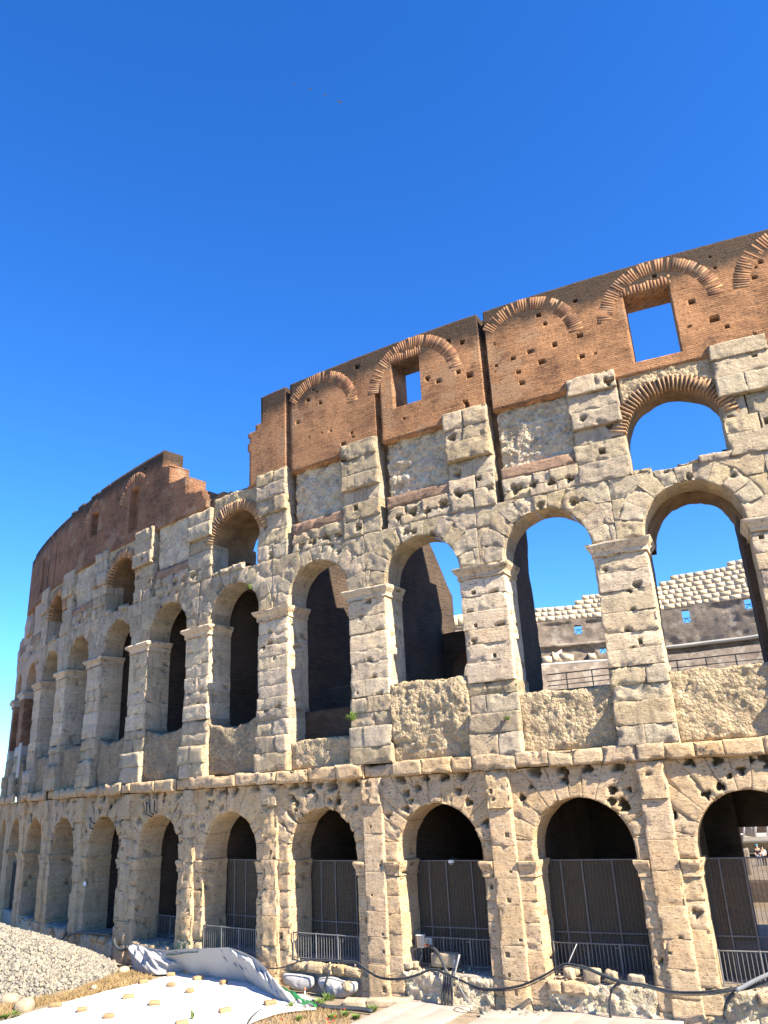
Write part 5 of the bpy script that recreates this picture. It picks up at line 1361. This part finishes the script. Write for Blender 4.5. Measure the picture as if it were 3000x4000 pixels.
# dome camera under the third ground arch
pc = fp(1763, 3368, -1.6)
dc = empty('dome_camera', pc); tag(dc, 'white security dome camera hanging at the top of the netting', 'camera')
V, F = tube_mesh([pc + np.array([0, 0, z]) for z in (0.10, 0.09, 0.0, -0.02)], [0.10, 0.13, 0.14, 0.13], 14); centred('housing', V, F, MT['white'], dc)
V, F = tube_mesh([pc + np.array([0, 0, z]) for z in (-0.02, -0.07, -0.11, -0.13)], [0.11, 0.10, 0.06, 0.01], 14); centred('dome', V, F, MT['glass'], dc, smooth=True)
tube('bracket', [pc + np.array([0, 0, 0.10]), pc + np.array([0, 0, 0.22]), fac(1.98 * BAY, 4.12, -1.7)], 0.025, MT['dsteel'], dc, 6)

# ------------------------------------------------------------------ pale slabs laid on the ground
def slab_field(o, v, w, nv, nw, sv, sw, z, labels, seed):
    o, v, w = np.array(o), np.array(v) / np.linalg.norm(v), np.array(w) / np.linalg.norm(w); k = 0
    for a in range(nv):
        for b in range(nw):
            c2 = o + v * sv * (a + 0.5) + w * sw * (b + 0.5); rng = random.Random(seed + a * 17 + b)
            ob = obox('floor_slab', (c2[0], c2[1], z - 0.09 + rng.uniform(-0.004, 0.004)), np.array([*(v * sv * 0.496), 0]), np.array([*(w * sw * 0.496), 0]), np.array([0, 0, 0.09]), MT['slab'], None, 0.02, 0.002, k, 1)
            tag(ob, labels[k], 'slab', 'pale slabs laid on the ground'); ob['kind'] = 'thing'; k += 1
ordn = ['first', 'second', 'third', 'fourth', 'fifth', 'sixth', 'seventh']
slab_field((0.06, 37.86), (2.59, -1.67), (-2.06, -3.1), 3, 4, 1.03, 1.15, -1.06,
           [f'pinkish floor slab, {ordn[b]} row from the wall, {("beside the weeds", "in the middle column", "beside the rubble plinth")[a]}' for a in range(3) for b in range(4)], 50)
slab_field((3.2, 34.95), (4.32, -1.29), (-2.06, -3.1), 6, 2, 1.2, 1.15, -1.0,
           [f'white floor slab, {ordn[a]} along the wall from the debris, {("wall side row", "outer row")[b]}' for a in range(6) for b in range(2)], 90)
for k, (a, b, lab) in enumerate([((1344, 3905), (1430, 3905), 'pale kerb stone lying beside the weeds and black pipes'), ((1434, 3903), (1600, 3900), 'long pale kerb stone at the foot of the ochre pier')]):
    A, B = gp(*a, -0.95), gp(*b, -0.95); t = B - A; L = np.linalg.norm(t[:2]); t = t / L; nn = np.array([t[1], -t[0], 0])
    o = obox('kerb_stone', (A + B) / 2 + np.array([0, 0, -0.12]), t * L / 2, nn * 0.3, np.array([0, 0, 0.14]), MT['rock'], None, 0.12, 0.03, k, 4); tag(o, lab, 'kerb stone')
# crumpled plastic and chips of stone by the slabs
dp = in_quad([Z6(700, 690), Z6(1260, 705), Z6(1230, 660), Z6(740, 640)], 90, GZ + 0.1, 9)
scatter_stones('rubble', dp, np.random.default_rng(4).uniform(0.05, 0.16, 90), MT['gravel'], 'litter of white stone chips between the two slab areas', 'rubble', 8)
dp2 = np.vstack([in_quad([(150, 3690), (460, 3770), (440, 3745), (230, 3705)], 260, GZ + 0.05, 12), in_quad([(230, 3720), (480, 3800), (400, 3840), (250, 3760)], 200, GZ + 0.02, 13)])
scatter_stones('rubble', dp2, np.random.default_rng(6).uniform(0.03, 0.12, len(dp2)), MT['gravel'], 'scatter of small stones on the bare ground before the shaded arches', 'rubble', 9)
dp3 = np.vstack([np.array([fac(n * BAY + q, 0.03, -r_) for q, r_ in zip(np.random.default_rng(n + 30).uniform(-1.8, 1.8, 26), np.random.default_rng(n + 60).uniform(0.0, 1.0, 26))]) for n in range(0, 7)])
scatter_stones('rubble', dp3, np.random.default_rng(7).uniform(0.02, 0.09, len(dp3)), MT['rock'], 'crumbs of stone lying along the arch sills', 'rubble', 10)

# ------------------------------------------------------------------ weeds, poppies, stake
def weed(c, r, h, n, label, seed, cat='weed'):
    g = np.random.default_rng(seed); V, F = [], []
    for k in range(n):
        a, b = g.random() * 6.28, g.random() * r; base = np.array([math.cos(a) * b * 0.4, math.sin(a) * b * 0.4, 0]); tip = np.array([math.cos(a) * (b + 0.03), math.sin(a) * (b + 0.03), h * (0.4 + 0.6 * g.random())])
        s = np.array([-math.sin(a), math.cos(a), 0]) * 0.025
        i0 = len(V); V += [base - s * 0.4, base + s * 0.4, (base + tip) / 2 + s + [0, 0, 0.02], tip, (base + tip) / 2 - s + [0, 0, 0.02]]; F.append((i0, i0 + 1, i0 + 2, i0 + 3, i0 + 4))
    o = obj('weed_tuft', new_mesh(np.array(V), F), MT['weed']); o.location = c; tag(o, label, cat); return o
weed(fp(1375, 2815, 0.35), 0.45, 0.5, 60, 'green weed tuft on the pedestal left of the bulging concrete', 1)
weed(fp(1985, 2812, 0.35), 0.2, 0.2, 24, 'small green weed on the pedestal ledge at the middle piers', 2)
weed(fp(975, 2300, 0.15), 0.2, 0.35, 20, 'tiny green weed at the crown of the fifth upper arch', 3)
for k, (x, y, s, lab) in enumerate([(720, 690, 0.5, 'bushy green weed at the end of the green tarp'), (800, 640, 0.45, 'green weed growing between the black hose and the sacks'), (500, 705, 0.35, 'low yellow green weed beside the black ground cable'), (930, 770, 0.3, 'green weed on bare ground below the black pipes'),
                                    (1150, 730, 0.35, 'green weed at the near end of the kerb stones'), (830, 790, 0.28, 'small weed among the red poppies'), (560, 800, 0.22, 'small weed standing alone near the picture bottom'), (1020, 790, 0.25, 'weed beside the corner of the pinkish slabs')]):
    weed(gp(*Z5(x, y), GZ), s, s * 0.75, 70, lab, 20 + k)
weed(gp(750, 3985, SZ), 0.1, 0.45, 20, 'slim green weed pushing through the white sheet at the bottom edge', 40)
weed(gp(20, 3975, GZ), 0.9, 0.18, 120, 'patch of green grass at the bottom corner before the gravel heap', 41)
for k, (x, y, lab) in enumerate([(925, 712, 'single red poppy before the black pipes'), (418, 797, 'single red poppy left of the other poppies near the cable'), (787, 797, 'red poppy highest of the cluster at the bottom'), (800, 822, 'red poppy lowest of the cluster at the bottom'),
                                 (838, 808, 'red poppy rightmost of the cluster at the bottom'), (848, 772, 'small orange red poppy above the cluster')]):
    c = gp(*Z5(x, y), GZ + 0.2); o = empty('poppy', c - np.array([0, 0, 0.2])); tag(o, lab, 'poppy', 'red poppies on the bare ground')
    tube('stem', [c - np.array([0, 0, 0.2]), c], 0.006, MT['weed'], o, 5)
    th = np.linspace(0, 6.28, 13)[:-1]; V = [c + np.array([0, 0, -0.01])] + [c + np.array([math.cos(t) * 0.05, math.sin(t) * 0.05, 0.03 + 0.015 * math.sin(4 * t)]) for t in th]
    centred('petals', V, [(0, i + 1, (i + 1) % 12 + 1) for i in range(12)], MT['poppy'], o)
sp = gp(*Z5(605, 665), GZ + 0.1); stk = empty('marker_stake', sp); tag(stk, 'thin marker stake with an orange cap beside the green tarp', 'stake')
tube('rod', [sp, sp + np.array([0, 0, 0.5])], 0.016, MT['white'], stk, 6); tube('cap', [sp + np.array([0, 0, 0.5]), sp + np.array([0, 0, 0.6])], 0.04, MT['orange'], stk, 8)

# ------------------------------------------------------------------ fittings of the ruin
fit = part('wall_fittings')
def R2(x, y): return (x * 0.6631, 2900 + y * 0.6631)
for q in ([(862, 350), (865, 425), (895, 438)], [(880, 365), (884, 412), (905, 425)], [(910, 340), (908, 405), (925, 415)], [(535, 440), (538, 470), (560, 478)], [(528, 480), (530, 505), (548, 510)]):
    tube('iron_rod', [fp(*R2(*w), 0.12) for w in q], 0.035, MT['dsteel'], fit, 6)
t, nn = frame_at(9.42 * BAY)
pq = fp(75, 2970, 0.3); obox('marble_plaque', pq, t * 0.55, nn * 0.05, np.array([0, 0, 1.35]), MT['marble'], fit, 0.04, 0, 0, 1)
sg = fp(331, 3452, 0.25); t, nn = frame_at(6.5 * BAY); sgo = obox('small_notice', sg, t * 0.16, nn * 0.012, np.array([0, 0, 0.11]), MT['white'], fit, 0.05, 0, 0, 1)

# ------------------------------------------------------------------ seen through the last arch: sunlit inner ruins and visitors
def ip(px, py, D):
    d = ray(px, py); k = D / math.hypot(d[0], d[1]); return np.array([k * d[0], k * d[1], CAMH + k * d[2]])
inn = part('inner_ruins')
def inner_box(name, x0, y0, x1, y1, D, m, dep=1.0, bev=0.05, rough=0.08):
    a, b = ip(x0, y0, D), ip(x1, y1, D); c = (a + b) / 2; t = b - a; w = math.hypot(t[0], t[1]); t = np.array([t[0], t[1], 0]) / w; n_ = np.array([-t[1], t[0], 0])
    return obox(name, c + n_ * dep, t * w / 2, n_ * dep, np.array([0, 0, abs(a[2] - b[2]) / 2]), MT[m], inn, bev, rough, 1, 3)
inner_box('shadow_block', 2500, 3448, 3500, 3640, 56, 'brickin', 0.5)  # dark block added in place of the shadow behind the net
inner_box('brick_stub', 2896, 3318, 2958, 3500, 70, 'farbrick', 0.6)
inner_box('marble_ledge', 2700, 3266, 3300, 3286, 84, 'marble', 1.0, 0.05, 0.02)
inner_box('shaded_back', 2600, 3120, 3400, 3266, 90, 'brickin', 1.0)  # dark backing, the shade behind the column put into its colour
inner_box('stone_row', 2880, 3286, 3200, 3330, 86, 'trav', 1.0)
inner_box('earth_bank', 2800, 3385, 3300, 3600, 80, 'rub', 1.5)
cA, cB = ip(2930, 3266, 83), ip(2930, 3150, 83); V, F = tube_mesh([cA, (cA + cB) / 2, cB], [0.52, 0.5, 0.46], 16); centred('column', V, F, MT['marble'], inn, smooth=True)
for xx in (2906, 2951, 2998): tube('window_post', [ip(xx, 3266, 82.5), ip(xx, 3150, 82.5)], 0.08, MT['white'], inn, 6)

def person(px, py, D, h, label, cap, cloth, legs, seed):
    f = ip(px, py, D); rng = random.Random(seed); face = math.atan2(-f[0], -f[1]); 
    root = empty('person', f); tag(root, label, 'person')
    def sk(name, J, E, R, m):
        me = bpy.data.meshes.new(name); me.from_pydata([tuple(np.array(p) * h / 1.7) for p in J], E, []); me.materials.append(MT[m])
        o = bpy.data.objects.new(name, me); COL.objects.link(o); o.parent = root
        mod = o.modifiers.new('skin', 'SKIN'); 
        for v, r in zip(me.skin_vertices[0].data if me.skin_vertices else [], R): v.radius = r
        return o, me
    J = [(0, 0, 0.95), (0, 0, 1.15), (0, 0, 1.38), (0, 0, 1.48), (0, 0, 1.55), (0, 0.01, 1.66), (0.17, 0, 1.38), (0.22, -0.03, 1.12), (0.16, -0.2, 0.98), (-0.17, 0, 1.38), (-0.22, -0.03, 1.12), (-0.20, -0.12, 0.88),
         (0.09, 0, 0.90), (0.10, 0, 0.50), (0.10, 0.02, 0.08), (0.10, -0.13, 0.04), (-0.09, 0, 0.90), (-0.10, -0.02, 0.50), (-0.11, 0.02, 0.08), (-0.11, -0.13, 0.04)]
    E = [(0, 1), (1, 2), (2, 3), (3, 4), (4, 5), (2, 6), (6, 7), (7, 8), (2, 9), (9, 10), (10, 11), (0, 12), (12, 13), (13, 14), (14, 15), (0, 16), (16, 17), (17, 18), (18, 19)]
    R = [(.15, .11), (.14, .1), (.15, .1), (.055, .055), (.075, .085), (.07, .08), (.06, .06), (.045, .045), (.035, .035), (.06, .06), (.045, .045), (.035, .035), (.085, .085), (.06, .06), (.045, .045), (.04, .03), (.085, .085), (.06, .06), (.045, .045), (.04, .03)]
    def skin_obj(name, sel, grow, m):
        ids = {v: k for k, v in enumerate(sel)}; me = bpy.data.meshes.new(name)
        me.from_pydata([tuple(np.array(J[v]) * h / 1.7) for v in sel], [(ids[a], ids[b]) for a, b in E if a in ids and b in ids], []); me.materials.append(MT[m])
        o = bpy.data.objects.new(name, me); COL.objects.link(o); o.parent = root; o.rotation_euler[2] = math.pi - face
        o.modifiers.new('skin', 'SKIN'); lay = me.skin_vertices[0] if len(me.skin_vertices) else None
        if lay:
            for v, k in zip(lay.data, sel): v.radius = (R[k][0] * grow * h / 1.7, R[k][1] * grow * h / 1.7); v.use_root = (k == sel[0])
        s_ = o.modifiers.new('sub', 'SUBSURF'); s_.levels = 1; s_.render_levels = 1
        return o
    skin_obj('body', list(range(20)), 1.0, 'skin')
    skin_obj('shirt', [1, 0, 2, 6, 7, 9, 10], 1.14, cloth); skin_obj('trousers', [0, 12, 13, 14, 16, 17, 18], 1.16, legs)
    hv = IV * np.array([0.105, 0.115, 0.09]) * h / 1.7; o = obj('cap' if cap != 'black' else 'hair', new_mesh(hv, IF, smooth=True), MT[cap], root); o.location = (0, 0.01, 1.69 * h / 1.7)
person(2972, 3390, 76, 1.72, 'visitor in a teal cap and dark clothes seen through the last arch', 'teal', 'black', 'denim', 1)
person(2992, 3392, 77, 1.68, 'bareheaded visitor in a pale top behind the teal capped one', 'black', 'white', 'black', 2)
boxstone('arena_floor', inn, MT['ground'], -3 * BAY if False else -1.9 * BAY, 2 * BAY, -1.5, -0.06, -70, -14.0, rough=0.0, chip=0.0, exposed='FT', res=4, depth_res=6)

# ------------------------------------------------------------------ birds, far up
for k, (px, py, sp_, lab) in enumerate([(1152, 330, 0.5, 'dark bird flying first in the line of four high in the sky'), (1211, 349, 0.7, 'pale bird flying second in the line of four high in the sky'),
                                        (1270, 371, 0.6, 'bird flying third in the line of four high in the sky'), (1327, 398, 0.85, 'largest bird, last in the line of four high in the sky')]):
    c = ip(px, py, 150); a = 0.6 + 0.9 * k; t = np.array([math.cos(a), math.sin(a), 0.25]); f_ = np.array([-math.sin(a), math.cos(a), 0.0])
    up_ = np.array([0, 0, 1.0]); w = sp_ * 0.9
    V = [c - f_ * 0.28 * sp_, c + f_ * 0.32 * sp_, c + f_ * 0.10 * sp_ + t * 0.09 * sp_ - up_ * 0.06 * sp_, c + f_ * 0.10 * sp_ - t * 0.09 * sp_ - up_ * 0.06 * sp_, c + f_ * 0.08 * sp_ + up_ * 0.07 * sp_,
         c + t * w * 0.5 + f_ * 0.16 * sp_ + up_ * 0.16 * sp_, c + t * w - f_ * 0.10 * sp_ + up_ * 0.10 * sp_, c - t * w * 0.5 + f_ * 0.16 * sp_ + up_ * 0.16 * sp_, c - t * w - f_ * 0.10 * sp_ + up_ * 0.10 * sp_]
    F = [(0, 2, 4), (0, 4, 3), (0, 3, 2), (1, 4, 2), (1, 3, 4), (1, 2, 3), (1, 5, 4), (4, 5, 0), (5, 6, 0), (1, 4, 7), (4, 0, 7), (7, 0, 8)]
    tag(centred('bird', V, F, MT['denim'], None), lab, 'bird', 'birds in a line high in the sky')
